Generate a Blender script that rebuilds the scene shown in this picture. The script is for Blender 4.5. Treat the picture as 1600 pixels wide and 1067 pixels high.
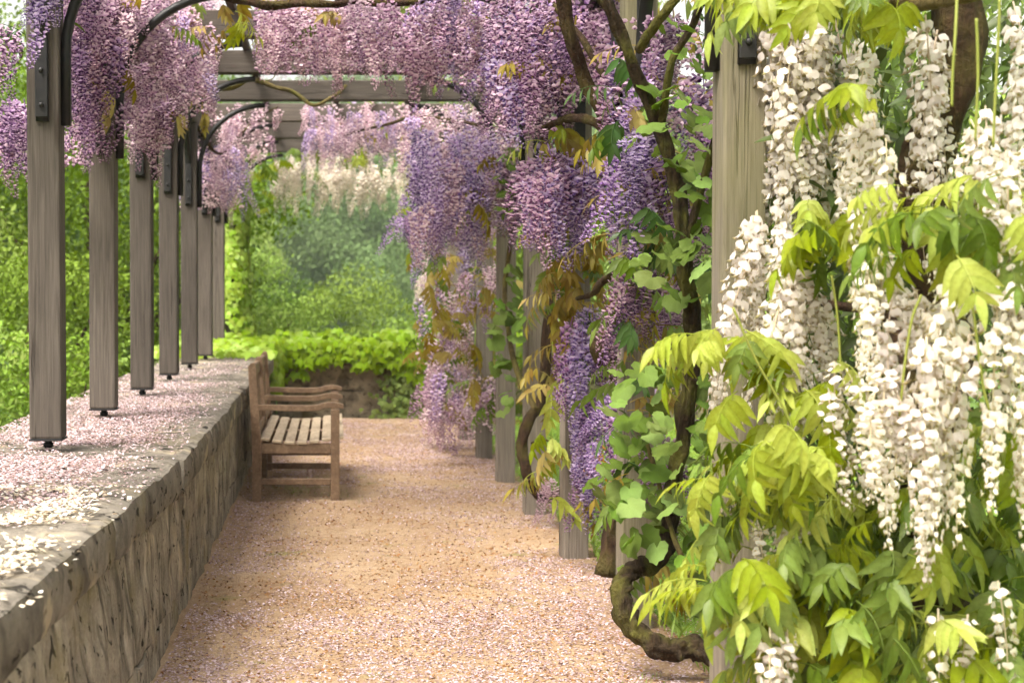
import bpy, bmesh, math, random
import numpy as np
from mathutils import Vector, Matrix
random.seed(11); rng = np.random.default_rng(11)
PI = math.pi; R = math.radians
sc = bpy.context.scene
for o in list(bpy.data.objects): bpy.data.objects.remove(o)
col = sc.collection

# ------------------------------------------------------------------ camera, sky, sun, exposure
EYE = 1.412; FPX = 2250.0; PITCH = R(2.11); VX = 519.0
cd = bpy.data.cameras.new('camera'); cam = bpy.data.objects.new('camera', cd); col.objects.link(cam)
cam.location = (0, 0, EYE); cam.rotation_euler = (PI/2 - PITCH, 0, 0)
cd.sensor_width = 36; cd.lens = 36*FPX/1600; cd.shift_x = (800 - VX)/1600
cd.clip_start = .05; cd.clip_end = 3000
cd.dof.use_dof = True; cd.dof.focus_distance = 5.5; cd.dof.aperture_fstop = 4.0
sc.camera = cam
w = bpy.data.worlds.new('World'); sc.world = w; w.use_nodes = True
nt = w.node_tree; bg = nt.nodes['Background']
sky = nt.nodes.new('ShaderNodeTexSky'); sky.sky_type = 'NISHITA'; sky.sun_disc = False
SUN_EL, SUN_AZ = R(60), R(226)          # azimuth clockwise from +Y: from the left, a little behind the camera
sky.sun_elevation = SUN_EL; sky.sun_rotation = SUN_AZ
sky.air_density = 1.0; sky.dust_density = 5.0; sky.ozone_density = 1.0
hs = nt.nodes.new('ShaderNodeHueSaturation'); hs.inputs['Saturation'].default_value = .22
hs.inputs['Value'].default_value = 1.0
wm = nt.nodes.new('ShaderNodeMix'); wm.data_type = 'RGBA'; wm.blend_type = 'MULTIPLY'; wm.inputs['Factor'].default_value = 1
nt.links.new(sky.outputs[0], hs.inputs['Color'])
nt.links.new(hs.outputs[0], wm.inputs[6]); wm.inputs[7].default_value = (1.0, .965, .88, 1)
nt.links.new(wm.outputs[2], bg.inputs['Color']); bg.inputs['Strength'].default_value = .15
sl = bpy.data.lights.new('sun', 'SUN'); sl.energy = 2.7; sl.angle = R(30); sl.color = (1, .95, .87)
so = bpy.data.objects.new('sun', sl); col.objects.link(so)
sd = Vector((math.sin(SUN_AZ)*math.cos(SUN_EL), math.cos(SUN_AZ)*math.cos(SUN_EL), math.sin(SUN_EL)))
so.rotation_euler = sd.to_track_quat('Z', 'Y').to_euler()
sc.view_settings.view_transform = 'Standard'; sc.view_settings.look = 'None'
sc.view_settings.exposure = 1.5; sc.view_settings.gamma = 1
sc.render.engine = 'CYCLES'; sc.cycles.use_denoising = True
sc.cycles.max_bounces = 4; sc.cycles.transmission_bounces = 3; sc.cycles.diffuse_bounces = 3; sc.cycles.use_adaptive_sampling = True; sc.cycles.adaptive_threshold = .03
sc.cycles.transparent_max_bounces = 4; sc.cycles.caustics_reflective = False; sc.cycles.caustics_refractive = False

# ------------------------------------------------------------------ placing helpers
cp, sp_ = math.cos(PITCH), math.sin(PITCH)
def ray(px, py):
    a, b = (px - VX)/FPX, -(py - 533.5)/FPX
    return np.array((a, cp + b*sp_, -sp_ + b*cp))
def at(px, py, d):                      # a photo point on the plane d post-spacings (1.5 m) away
    r = ray(px, py); t = 1.5*d/r[1]
    return np.array((0, 0, EYE)) + r*t
def hashn(i):
    i = (i.astype(np.int64)*np.array([374761393, 668265263, 2147483647 % 982451653])).sum(-1)
    i = (i ^ (i >> 13))*1274126177; i = i ^ (i >> 16)
    return (i & 0xffff)/65535.0
def vnoise(p):
    p = np.asarray(p, float); i = np.floor(p).astype(np.int64); f = p - i; f = f*f*(3 - 2*f); r = 0
    for dx in (0, 1):
        for dy in (0, 1):
            for dz in (0, 1):
                wgt = (f[:, 0] if dx else 1 - f[:, 0])*(f[:, 1] if dy else 1 - f[:, 1])*(f[:, 2] if dz else 1 - f[:, 2])
                r = r + wgt*hashn(i + np.array([dx, dy, dz]))
    return r*2 - 1
def fbm(p, o=3):
    p = np.asarray(p, float); return sum(vnoise(p*2**k + 17*k)/2**k for k in range(o))

# ------------------------------------------------------------------ mesh helpers
def mesh_np(name, V, F, tone=None, vary=None, smooth=False):
    me = bpy.data.meshes.new(name); V = np.asarray(V, np.float32); F = np.asarray(F, np.int32); k = F.shape[1]
    me.vertices.add(len(V)); me.vertices.foreach_set('co', V.ravel())
    me.loops.add(F.size); me.loops.foreach_set('vertex_index', F.ravel())
    me.polygons.add(len(F)); me.polygons.foreach_set('loop_start', np.arange(0, F.size, k, dtype=np.int32))
    if smooth: me.polygons.foreach_set('use_smooth', np.ones(len(F), bool))
    for nm, a in (('tone', tone), ('vary', vary)):
        if a is not None:
            at_ = me.attributes.new(nm, 'FLOAT', 'POINT'); at_.data.foreach_set('value', np.asarray(a, np.float32))
    me.update(calc_edges=True); me.validate()
    return me
def batch(tpl, M, T, vary=None):
    V, F, tone = tpl; n = len(T)
    P = np.einsum('nij,vj->nvi', M, V) + np.asarray(T)[:, None, :]
    FF = (F[None] + (np.arange(n)*len(V))[:, None, None]).reshape(-1, F.shape[1])
    va = rng.random(n) if vary is None else np.asarray(vary)
    return P.reshape(-1, 3), FF, np.tile(tone, n), np.repeat(va, len(V))
def join(parts):
    o = 0; Vs, Fs, Ts, As = [], [], [], []
    for V, F, t, a in parts:
        Vs.append(V); Fs.append(F + o); Ts.append(t); As.append(a); o += len(V)
    return np.concatenate(Vs), np.concatenate(Fs), np.concatenate(Ts), np.concatenate(As)
def unit(v): return v/np.maximum(np.linalg.norm(v, axis=-1, keepdims=True), 1e-9)
def frames(x, up):                      # columns: x dir, y, z close to up
    x = unit(np.asarray(x, float)); up = np.broadcast_to(np.asarray(up, float), x.shape)
    y = unit(np.cross(up, x)); z = np.cross(x, y)
    return np.stack([x, y, z], -1)
def rot_rand(n):
    q = unit(rng.normal(size=(n, 4))); a, b, c, d = q.T
    return np.stack([np.stack([1-2*(c*c+d*d), 2*(b*c-a*d), 2*(b*d+a*c)], -1), np.stack([2*(b*c+a*d), 1-2*(b*b+d*d), 2*(c*d-a*b)], -1),
                     np.stack([2*(b*d-a*c), 2*(c*d+a*b), 1-2*(b*b+c*c)], -1)], -2)
WL = {}
def link(o, parent=None, loc=(0, 0, 0)):
    col.objects.link(o); loc = np.array(loc, float); WL[o.name] = loc
    if parent is not None: o.parent = parent; o.location = loc - WL[parent.name]
    else: o.location = loc
    return o
def add(name, me, m=None, parent=None, loc=(0, 0, 0), rot=None, scale=None):
    o = bpy.data.objects.new(name, me)
    if m is not None and not me.materials: me.materials.append(m)
    link(o, parent, loc)
    if rot is not None: o.rotation_euler = rot
    if scale is not None: o.scale = scale
    return o
def thing(name, label, cat, loc=(0, 0, 0), group=None):
    o = bpy.data.objects.new(name, None); o.empty_display_size = .1; link(o, None, loc)
    o['label'] = label; o['category'] = cat
    if group: o['group'] = group
    return o
def tag(o, label=None, cat=None, group=None, kind=None):
    for k, v in (('label', label), ('category', cat), ('group', group), ('kind', kind)):
        if v: o[k] = v
    return o
def box(sx, sy, sz, bev=0, seg=1, cuts=0):    # centred box
    bm = bmesh.new(); bmesh.ops.create_cube(bm, size=1); bmesh.ops.scale(bm, vec=(sx, sy, sz), verts=bm.verts)
    if bev: bmesh.ops.bevel(bm, geom=bm.edges[:], offset=bev, segments=seg, profile=.6, affect='EDGES')
    me = bpy.data.meshes.new('box'); bm.to_mesh(me); bm.free(); return me
def prism(pts, axis_len, axis='y', bev=0):    # an outline in (x,z) pushed along y
    bm = bmesh.new(); vs = [bm.verts.new((x, -axis_len/2, z)) for x, z in pts]; f = bm.faces.new(vs)
    r = bmesh.ops.extrude_face_region(bm, geom=[f]); bmesh.ops.translate(bm, vec=(0, axis_len, 0), verts=[v for v in r['geom'] if isinstance(v, bmesh.types.BMVert)])
    bmesh.ops.recalc_face_normals(bm, faces=bm.faces)
    if bev:
        es = [e for e in bm.edges if e.calc_face_angle(0) > .4]; bmesh.ops.bevel(bm, geom=es, offset=bev, segments=2, profile=.6, affect='EDGES')
    me = bpy.data.meshes.new('prism'); bm.to_mesh(me); bm.free(); return me
def spline(pts, n):
    pts = np.asarray(pts, float); k = len(pts); P = np.vstack([2*pts[0] - pts[1], pts, 2*pts[-1] - pts[-2]])
    out = []
    for t in np.linspace(0, k - 1 - 1e-6, n):
        i = int(t); f = t - i; a, b, c, d = P[i:i+4]
        out.append(.5*((2*b) + (c - a)*f + (2*a - 5*b + 4*c - d)*f*f + (3*b - a - 3*c + d)*f**3))
    return np.array(out)
def tube(pts, r0, r1, sides=8, n=None, gnarl=0., ridges=5, twist=6., seed=0, wob=0.):
    n = n or max(6, len(pts)*6); P = spline(pts, n)
    if wob: P = P + wob*np.stack([vnoise(P*6 + 3 + seed), vnoise(P*6 + 31 + seed), vnoise(P*6 + 61 + seed)], -1)
    T = unit(np.gradient(P, axis=0)); up = np.array([0.31, .9, .27]); A = unit(np.cross(T, up)); B = np.cross(T, A)
    th = np.linspace(0, 2*PI, sides, endpoint=False); s = np.linspace(0, 1, n)
    rad = (r0 + (r1 - r0)*s)[:, None]*np.ones(sides)
    if gnarl:
        rad = rad*(1 + gnarl*(np.sin(ridges*th[None] + twist*s[:, None]*PI) * .5 + .5*np.sin((ridges-2)*th[None] - 1.7*twist*s[:, None]*PI + 1)))
        q = np.stack(np.broadcast_arrays(np.cos(th)[None]*2 + seed, np.sin(th)[None]*2, (s*n*.35)[:, None]), -1).reshape(-1, 3)
        rad = rad*(1 + gnarl*1.1*vnoise(q).reshape(n, sides))
    V = P[:, None] + rad[..., None]*(np.cos(th)[None, :, None]*A[:, None] + np.sin(th)[None, :, None]*B[:, None])
    V = V.reshape(-1, 3); i = np.arange(n-1)[:, None]*sides; j = np.arange(sides)[None]; j2 = (j+1) % sides
    a, b, c, d = (i+j).ravel(), (i+j2).ravel(), (i+sides+j2).ravel(), (i+sides+j).ravel()
    F = np.concatenate([np.stack([a, b, c], -1), np.stack([a, c, d], -1)])
    e = len(V); V = np.vstack([V, P[0], P[-1]]); jj = np.arange(sides)
    F = np.vstack([F, np.stack([(jj+1) % sides, jj, np.full(sides, e)], -1), np.stack([(n-1)*sides+jj, (n-1)*sides+(jj+1) % sides, np.full(sides, e+1)], -1)])
    return V, F, np.full(len(V), .5), np.full(len(V), .5)

# ------------------------------------------------------------------ materials
def lin(r, g, b): return tuple(((c/255)/12.92 if c/255 <= .04045 else ((c/255 + .055)/1.055)**2.4) for c in (r, g, b)) + (1,)
class NM:
    def __init__(s, name):
        s.m = bpy.data.materials.new(name); s.m.use_nodes = True; s.t = s.m.node_tree; s.t.nodes.clear()
        s.out = s.n('ShaderNodeOutputMaterial')
    def n(s, t, **k):
        x = s.t.nodes.new(t)
        for a, b in k.items(): setattr(x, a, b)
        return x
    def set(s, sock, v):
        if hasattr(v, 'is_linked') or hasattr(v, 'links'): s.t.links.new(v, sock)
        else: sock.default_value = v
    def attr(s, nm): return s.n('ShaderNodeAttribute', attribute_name=nm).outputs['Fac']
    def objrand(s): return s.n('ShaderNodeObjectInfo').outputs['Random']
    def mix(s, f, a, b, bt='MIX'):
        x = s.n('ShaderNodeMix', data_type='RGBA', blend_type=bt); s.set(x.inputs[0], f); s.set(x.inputs[6], a); s.set(x.inputs[7], b); return x.outputs[2]
    def math(s, op, a, b=0., c=None, clamp=False):
        x = s.n('ShaderNodeMath', operation=op, use_clamp=clamp); s.set(x.inputs[0], a); s.set(x.inputs[1], b)
        if c is not None: s.set(x.inputs[2], c)
        return x.outputs[0]
    def hsv(s, c, h=.5, sa=1., v=1.):
        x = s.n('ShaderNodeHueSaturation'); s.set(x.inputs['Hue'], h); s.set(x.inputs['Saturation'], sa); s.set(x.inputs['Value'], v); s.set(x.inputs['Color'], c); return x.outputs[0]
    def ramp(s, f, stops):
        x = s.n('ShaderNodeValToRGB'); e = x.color_ramp.elements
        while len(e) < len(stops): e.new(.5)
        for i, (p, c) in enumerate(stops): e[i].position = p; e[i].color = c if not isinstance(c, (int, float)) else (c, c, c, 1)
        s.set(x.inputs[0], f); return x.outputs[0]
    def coord(s, scale=(1, 1, 1), kind='Object', jitter=False):
        tc = s.n('ShaderNodeTexCoord').outputs[kind]; mp = s.n('ShaderNodeMapping'); s.set(mp.inputs[0], tc); mp.inputs['Scale'].default_value = scale
        if jitter:
            r = s.math('MULTIPLY', s.objrand(), 40.); cb = s.n('ShaderNodeCombineXYZ'); [s.set(cb.inputs[i], r) for i in range(3)]; s.set(mp.inputs['Location'], cb.outputs[0])
        return mp.outputs[0]
    def noise(s, vec, scale=5., detail=4., rough=.55, dist=0.):
        x = s.n('ShaderNodeTexNoise'); s.set(x.inputs['Vector'], vec); x.inputs['Scale'].default_value = scale; x.inputs['Detail'].default_value = detail
        x.inputs['Roughness'].default_value = rough; x.inputs['Distortion'].default_value = dist; return x.outputs['Fac']
    def voro(s, vec, scale=5., feat='F1'):
        x = s.n('ShaderNodeTexVoronoi', feature=feat); s.set(x.inputs['Vector'], vec); x.inputs['Scale'].default_value = scale; return x.outputs['Distance']
    def bump(s, h, strength=.5, dist=.01):
        x = s.n('ShaderNodeBump'); s.set(x.inputs['Height'], h); x.inputs['Strength'].default_value = strength; x.inputs['Distance'].default_value = dist; return x.outputs[0]
    def prin(s, c, rough=.6, spec=.3, nrm=None, metal=0.):
        x = s.n('ShaderNodeBsdfPrincipled'); s.set(x.inputs['Base Color'], c); s.set(x.inputs['Roughness'], rough); x.inputs['Specular IOR Level'].default_value = spec
        x.inputs['Metallic'].default_value = metal
        if nrm is not None: s.set(x.inputs['Normal'], nrm)
        return x.outputs[0]
    def trans(s, c): x = s.n('ShaderNodeBsdfTranslucent'); s.set(x.inputs['Color'], c); return x.outputs[0]
    def mixs(s, f, a, b): x = s.n('ShaderNodeMixShader'); s.set(x.inputs[0], f); s.set(x.inputs[1], a); s.set(x.inputs[2], b); return x.outputs[0]
    def done(s, sh): s.set(s.out.inputs['Surface'], sh); return s.m

def petal_mat(name, dark, mid, light, tr=.5):
    k = NM(name); t = k.attr('tone'); v = k.attr('vary'); r = k.objrand()
    c = k.ramp(t, [(0, dark), (.45, mid), (1, light)])
    f = k.math('ADD', k.math('MULTIPLY', v, .30), k.math('MULTIPLY_ADD', r, .30, .68))
    h = k.math('ADD', k.math('MULTIPLY_ADD', r, .035, .4825), k.math('MULTIPLY_ADD', v, .02, -.01))
    c = k.hsv(c, h, k.math('MULTIPLY_ADD', v, -.3, 1.12), f)
    return k.done(k.mixs(tr, k.prin(c, .65, .15), k.trans(c)))
def leaf_mat(name, a, b, tr=.4, rough=.45, spec=.35, rib=.22, spots=0.):
    k = NM(name); t = k.attr('tone'); v = k.attr('vary'); r = k.objrand()
    c = k.mix(k.math('ADD', k.math('MULTIPLY', v, .6), k.math('MULTIPLY', r, .4)), a, b)
    c = k.hsv(c, k.math('MULTIPLY_ADD', v, .045, .478), k.math('MULTIPLY_ADD', r, -.25, 1.1), k.math('ADD', k.math('MULTIPLY_ADD', r, .35, .75), k.math('MULTIPLY', t, rib)))
    nm = None
    if spots:
        n = k.noise(k.coord((1, 1, 1), 'Object', True), 70., 4., .6); c = k.mix(k.ramp(n, [(.38, .45), (.55, 0.)]), c, k.hsv(c, .49, 1.1, .62)); c = k.mix(k.ramp(n, [(.66, 0.), (.72, .6)]), c, lin(150, 120, 60)); nm = k.bump(n, .3, .004)
    return k.done(k.mixs(tr, k.prin(c, rough, spec, nm), k.trans(k.hsv(c, .49, 1.05, 1.15))))
MAUVE = petal_mat('wisteria_mauve', lin(92, 52, 90), lin(184, 134, 176), lin(240, 214, 228))
VIOLET = petal_mat('wisteria_violet', lin(96, 62, 132), lin(184, 148, 212), lin(240, 224, 244))
PINK = petal_mat('wisteria_pink_lilac', lin(150, 96, 132), lin(218, 178, 200), lin(250, 232, 234))
DEEP = petal_mat('wisteria_deep_purple', lin(70, 38, 80), lin(146, 98, 156), lin(216, 182, 216))
WHITE = petal_mat('wisteria_white', lin(186, 176, 110), lin(243, 226, 212), lin(254, 247, 241), .5)
PALE = petal_mat('wisteria_pale_far', lin(220, 204, 186), lin(240, 226, 214), lin(250, 240, 232), .55)
LIME = leaf_mat('leaf_lime', lin(122, 140, 38), lin(180, 188, 70), .5, spots=1)
GREEN = leaf_mat('leaf_green', lin(70, 96, 34), lin(128, 146, 52), .38, spots=1)
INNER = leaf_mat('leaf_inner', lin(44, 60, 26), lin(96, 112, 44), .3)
DARKG = leaf_mat('leaf_dark_green', lin(38, 62, 24), lin(72, 102, 36), .3)
BRONZE = leaf_mat('leaf_bronze', lin(120, 104, 38), lin(172, 154, 70), .42)
VINEL = leaf_mat('leaf_vine', lin(66, 92, 36), lin(126, 146, 60), .3, .6, .2, spots=1)
IVYL = leaf_mat('leaf_ivy', lin(104, 142, 24), lin(168, 188, 40), .4)
TREE1 = leaf_mat('tree_leaf_fresh', lin(78, 108, 36), lin(156, 178, 70), .22, .6, .15, rib=.1)
TREE2 = leaf_mat('tree_leaf_mid', lin(68, 100, 38), lin(128, 152, 62), .22, .6, .15, rib=.1)
TREE3 = leaf_mat('tree_leaf_dark', lin(42, 70, 30), lin(98, 124, 58), .22, .6, .15, rib=.1)
SILVER = leaf_mat('tree_leaf_silver', lin(106, 134, 100), lin(150, 172, 136), .3, rib=.1)
GRASS = leaf_mat('grass_blade', lin(86, 120, 36), lin(150, 172, 66), .4)
NEEDLE = leaf_mat('needle', lin(40, 72, 26), lin(76, 110, 40), .25)

def wood_mat(name, a, b, c, grain=(120, 120, 4.), moss=0.):
    k = NM(name); v = k.coord(grain, 'Object', True); n = k.noise(v, 1., 6., .62, .4)
    big = k.noise(k.coord((3, 3, 1.1), 'Object', True), 1.2, 3.)
    cl = k.ramp(n, [(.2, a), (.5, b), (.85, c)])
    cl = k.mix(k.ramp(big, [(.4, .0), (.7, .6)]), cl, k.hsv(cl, .505, 1.15, .55))
    cv = k.noise(k.coord((17, 17, .42), 'Object', True), 1., 3., .5, 1.2)
    crack = k.ramp(cv, [(.615, 0.), (.635, 1.), (.66, 0.)])
    knot = k.ramp(k.voro(k.coord((5.2, 5.2, 1.35), 'Object', True), 1.), [(.06, 1.), (.15, 0.)])
    cl = k.hsv(cl, .5, 1., k.math('MULTIPLY_ADD', k.objrand(), .5, .7))
    cl = k.mix(k.math('MULTIPLY', knot, .7), cl, lin(58, 48, 40))
    cl = k.mix(k.math('MULTIPLY', crack, .75), cl, lin(44, 38, 34))
    if moss: cl = k.mix(k.math('MULTIPLY', k.ramp(k.noise(k.coord((6, 6, 2.), 'Object', True), 1., 4.), [(.4, 0.), (.6, 1.)]), moss), cl, lin(120, 122, 46))
    h = k.math('SUBTRACT', n, k.math('MULTIPLY', crack, 1.2))
    return k.done(k.prin(cl, .8, .2, k.bump(h, .55, .004)))
WOOD = wood_mat('weathered_timber', lin(64, 58, 53), lin(91, 83, 76), lin(115, 106, 97)); WOODR = wood_mat('lit_timber', lin(96, 88, 80), lin(132, 122, 111), lin(160, 149, 136))  # farther right posts: the light on them put into a paler timber colour
WOODM = wood_mat('mossy_timber', lin(84, 78, 68), lin(118, 109, 97), lin(146, 135, 120), moss=.22)
def bench_mat(name, a_, b_, c_):
    k = NM(name); n = k.noise(k.coord((1, 1, 1), 'Object', True), 14., 5., .6)
    g = k.noise(k.coord((60, 5, 60), 'Object', True), 1., 4.)
    c = k.ramp(k.math('ADD', k.math('MULTIPLY', n, .5), k.math('MULTIPLY', g, .5)), [(.3, a_), (.52, b_), (.72, c_)])
    return k.done(k.prin(c, .62, .3, k.bump(g, .35, .002)))
TEAK = bench_mat('bench_teak', lin(90, 70, 54), lin(120, 97, 76), lin(148, 124, 99)); TEAKL = bench_mat('lit_teak', lin(140, 122, 102), lin(172, 154, 130), lin(198, 182, 158))  # seat slats: light from above put into a paler teak
def steel_mat():
    k = NM('black_steel'); n = k.noise(k.coord((30, 30, 30)), 1., 4.)
    return k.done(k.prin(k.ramp(n, [(.35, lin(14, 14, 16)), (.7, lin(32, 29, 28))]), k.ramp(n, [(.3, .42), (.7, .7)]), .4, k.bump(n, .15, .002)))
STEEL = steel_mat()
def bark_mat(name, a, b, moss):
    k = NM(name); n = k.noise(k.coord((1, 1, 1)), 38., 5., .65, .6); g = k.noise(k.coord((1, 1, 1)), 7., 4.)
    st = k.noise(k.coord((60, 60, 9)), 1., 4., .6, .5)
    c = k.ramp(k.math('ADD', k.math('MULTIPLY', n, .5), k.math('MULTIPLY', st, .5)), [(.3, a), (.68, b)])
    c = k.mix(k.math('MULTIPLY', k.ramp(g, [(.46, 0.), (.62, 1.)]), moss), c, lin(112, 112, 44))
    return k.done(k.prin(c, .85, .15, k.bump(k.math('ADD', n, st), 1., .016)))
BARK = bark_mat('vine_bark', lin(26, 20, 15), lin(70, 56, 40), .45)
BARKD = bark_mat('dark_vine_bark', lin(30, 22, 17), lin(78, 58, 42), .2)
TWIG = bark_mat('twig_bark', lin(56, 48, 28), lin(112, 98, 60), .4)
def stone_mat(name, a, b, c, stretch, top=False):
    k = NM(name); n = k.noise(k.coord((1, 1, 1), 'Object', True), 5.5, 8., .66); f = k.noise(k.coord((1, 1, 1), 'Object', True), 85., 5., .75)
    s_ = k.noise(k.coord(stretch, 'Object', True), 1., 6., .62, .3)
    cl = k.ramp(k.math('ADD', k.math('MULTIPLY', n, .5), k.math('MULTIPLY', s_, .5)), [(.33, a), (.5, b), (.64, c)])
    cl = k.mix(.35, cl, k.ramp(f, [(.3, a), (.7, c)]))
    d = k.noise(k.coord((stretch[0]*1.7, stretch[1]*1.7, stretch[2]*.8), 'Object', True), 1., 5., .6, .5)
    cl = k.mix(k.math('MULTIPLY', k.ramp(d, [(.48, 0.), (.66, 1.)]), .75), cl, lin(54, 49, 43))
    pit = k.noise(k.coord((stretch[0]*3.2, stretch[1]*3.2, stretch[2]*5.), 'Object', True), 1., 3., .55, .8)
    dark = k.ramp(pit, [(.625, 0.), (.655, 1.)]); cl = k.mix(k.math('MULTIPLY', dark, .9), cl, lin(30, 26, 22))
    pale = k.ramp(k.noise(k.coord(tuple(x*.8 + .3 for x in stretch), 'Object', True), .8, 4., .6, .6), [(.58, 0.), (.66, 1.)]); cl = k.mix(k.math('MULTIPLY', pale, .5), cl, lin(186, 170, 142))
    mo = k.ramp(k.noise(k.coord((1, 1, 1), 'Object', True), 2.3, 5., .6), [(.56, 0.), (.68, 1.)]); cl = k.mix(k.math('MULTIPLY', mo, .4), cl, lin(112, 100, 48))
    h = k.math('ADD', k.math('MULTIPLY', n, 1.), k.math('ADD', k.math('MULTIPLY', s_, .8), k.math('MULTIPLY', f, .35)))
    return k.done(k.prin(cl, .88, .15, k.bump(k.math('SUBTRACT', h, k.math('MULTIPLY', dark, .8)), .75, .02)))
STONE = stone_mat('wall_stone', lin(84, 78, 68), lin(134, 124, 108), lin(182, 172, 155), (7, 7, 3.6))
COPING = stone_mat('coping_stone', lin(76, 71, 65), lin(114, 107, 97), lin(150, 141, 128), (4, 4, 5))
WALLB = stone_mat('end_wall_stone', lin(98, 88, 74), lin(138, 126, 108), lin(172, 158, 136), (5, 5, 6))
def soil_mat():
    k = NM('sandy_path'); v = k.coord((1, 1, 1), 'Object'); n = k.noise(v, 1.3, 4.); f = k.noise(v, 26., 6., .7); g = k.noise(v, 130., 3., .7)
    c = k.ramp(k.math('ADD', k.math('MULTIPLY', n, .45), k.math('MULTIPLY', f, .55)), [(.32, lin(140, 114, 90)), (.5, lin(174, 149, 120)), (.68, lin(200, 177, 150))])
    c = k.mix(k.ramp(g, [(.45, .35), (.6, 0.)]), c, lin(120, 84, 56))
    mo = k.math('MULTIPLY', k.ramp(k.noise(k.coord((1, 1.6, 1)), 2.6, 5., .65), [(.60, 0.), (.68, 1.)]), .55)
    c = k.mix(mo, c, lin(118, 122, 60))
    return k.done(k.prin(c, .92, .1, k.bump(k.math('ADD', f, g), .7, .012)))
SOIL = soil_mat()
def turf_mat(name, a, b):
    k = NM(name); v = k.coord((1, 1, 1), 'Object'); c = k.ramp(k.noise(v, 3., 6., .65), [(.35, a), (.65, b)])
    return k.done(k.prin(c, .9, .1, k.bump(k.noise(v, 40., 4.), .6, .03)))
TURF = turf_mat('turf', lin(74, 104, 36), lin(132, 156, 66)); FLOOR = turf_mat('wood_floor', lin(52, 74, 30), lin(88, 112, 48))
def fallen_mat(name, a, b, c):
    k = NM(name); v = k.attr('vary'); cl = k.ramp(v, [(0, a), (.5, b), (1, c)])
    return k.done(k.mixs(.2, k.prin(cl, .75, .1), k.trans(cl)))
FALL = fallen_mat('fallen_petal_pink', lin(144, 116, 106), lin(190, 165, 166), lin(220, 202, 211))
FALLW = fallen_mat('fallen_petal_white', lin(196, 176, 146), lin(226, 212, 190), lin(242, 236, 224))
LITTER = fallen_mat('leaf_litter', lin(96, 66, 40), lin(150, 106, 66), lin(186, 146, 92))
def plain(name, c, rough=.6): k = NM(name); n = k.noise(k.coord((1, 1, 1)), 30., 3.); return k.done(k.prin(k.mix(n, c, k.hsv(c, .5, 1., .7)), rough))
STEM = plain('green_stem', lin(134, 140, 60)); ORANGE = petal_mat('orange_petal', lin(206, 120, 10), lin(232, 160, 20), lin(246, 190, 50))

# ------------------------------------------------------------------ plant templates (V, F, tone)
def leaflet(seg=5, width=.34, fold=.12, droop=.22, tip=1.):
    V, F, T = [], [], []
    for i in range(seg + 1):
        t = i/seg; wd = width*.5*(math.sin(PI*min(1, t**.75))**.85)*(1 - .25*t) if 0 < i < seg else .004
        z = -droop*t*t
        V += [(t, -wd, z - fold*wd*-2), (t, 0, z), (t, wd, z + fold*wd*2)]; T += [.15, 1., .15]
    for i in range(seg):
        a = i*3
        for k in (0, 1): F += [(a+k, a+k+3, a+k+4), (a+k, a+k+4, a+k+1)]
    return np.array(V), np.array(F), np.array(T)
def lobed(outline, rings=2, cup=.12, wav=.05):        # outline: list of (angle deg, radius), centre at the stalk
    n = len(outline); V = [(0, 0, 0)]; T = [1.]; F = []
    for k in range(1, rings + 1):
        s = k/rings
        for j, (a, r) in enumerate(outline):
            a = R(a); V.append((s*r*math.cos(a), s*r*math.sin(a), -cup*(s*r)**2 + (wav*math.sin(j*2.2)*s*s))); T.append(.75 - .6*s if j % 2 else .9 - .5*s)
    for j in range(n):
        if j == n - 1: continue
        F.append((0, 1+j, 2+j))
        for k in range(rings - 1):
            a, b = 1 + k*n + j, 1 + (k+1)*n + j; F += [(a, b, b+1), (a, b+1, a+1)]
    return np.array(V), np.array(F), np.array(T)
VINE_LEAF = lobed([(-155, .42), (-125, .55), (-100, .62), (-80, .60), (-62, .74), (-45, .70), (-28, .84), (-12, .88), (0, 1.0), (12, .88), (28, .84), (45, .70), (62, .74), (80, .60), (100, .62), (125, .55), (155, .42)], 3, .22, .05)
IVY_LEAF = lobed([(-140, .35), (-95, .62), (-62, .85), (-40, .58), (-22, .62), (0, 1.05), (22, .62), (40, .58), (62, .85), (95, .62), (140, .35)], 1, .25, .0)
def floret(det):
    V, F, T = [], [], []
    nu, nv = (5, 4) if det else (3, 3)
    for j in range(nv):
        v = j/(nv-1); ww = [.22, .95, .62] if nv == 3 else [.2, .85, 1., .5]
        for i in range(nu):
            u = -1 + 2*i/(nu-1)
            V.append((u*.55*ww[j], .28 + .42*v - .2*u*u, .10 + .46*v**1.3 - .16*u*u + (.06 if abs(u) > .9 else 0))); T.append(.55 + .45*v - .12*abs(u))
    for j in range(nv-1):
        for i in range(nu-1):
            a = j*nu + i; F += [(a, a+1, a+nu+1), (a, a+nu+1, a+nu)]
    if det == 2:                                      # a broad rounded banner, for flowers seen close to
        V, F, T = [(0, .42, .16)], [], [.9]
        for k, rr in ((1, .36), (2, .62)):
            for j in range(9):
                a = 2*PI*j/9; V.append((rr*math.cos(a)*1.0, .42 - rr*.25*math.sin(a) - .30*rr*rr + (.06 if j in (2, 6) else 0)*k, .14 + .56*math.sin(a)*rr + (.05 if j % 3 == 0 else 0)*k)); T.append(1.06 - .3*rr)
        for j in range(9):
            q = (j+1) % 9; F += [(0, 1+j, 1+q), (1+j, 10+j, 10+q), (1+j, 10+q, 1+q)]
    o = len(V)                                        # the two wings and keel, hanging below the banner
    V += [(0, .1, .06), (-.26, .45, -.02), (0, .95, -.16), (.26, .45, -.02), (0, .5, -.26)]; T += [.3, .35, .05, .35, .0]
    F += [(o, o+1, o+2), (o, o+2, o+3), (o, o+4, o+1), (o+1, o+4, o+2), (o, o+3, o+4), (o+3, o+2, o+4)]
    return np.array(V), np.array(F), np.array(T)
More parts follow.
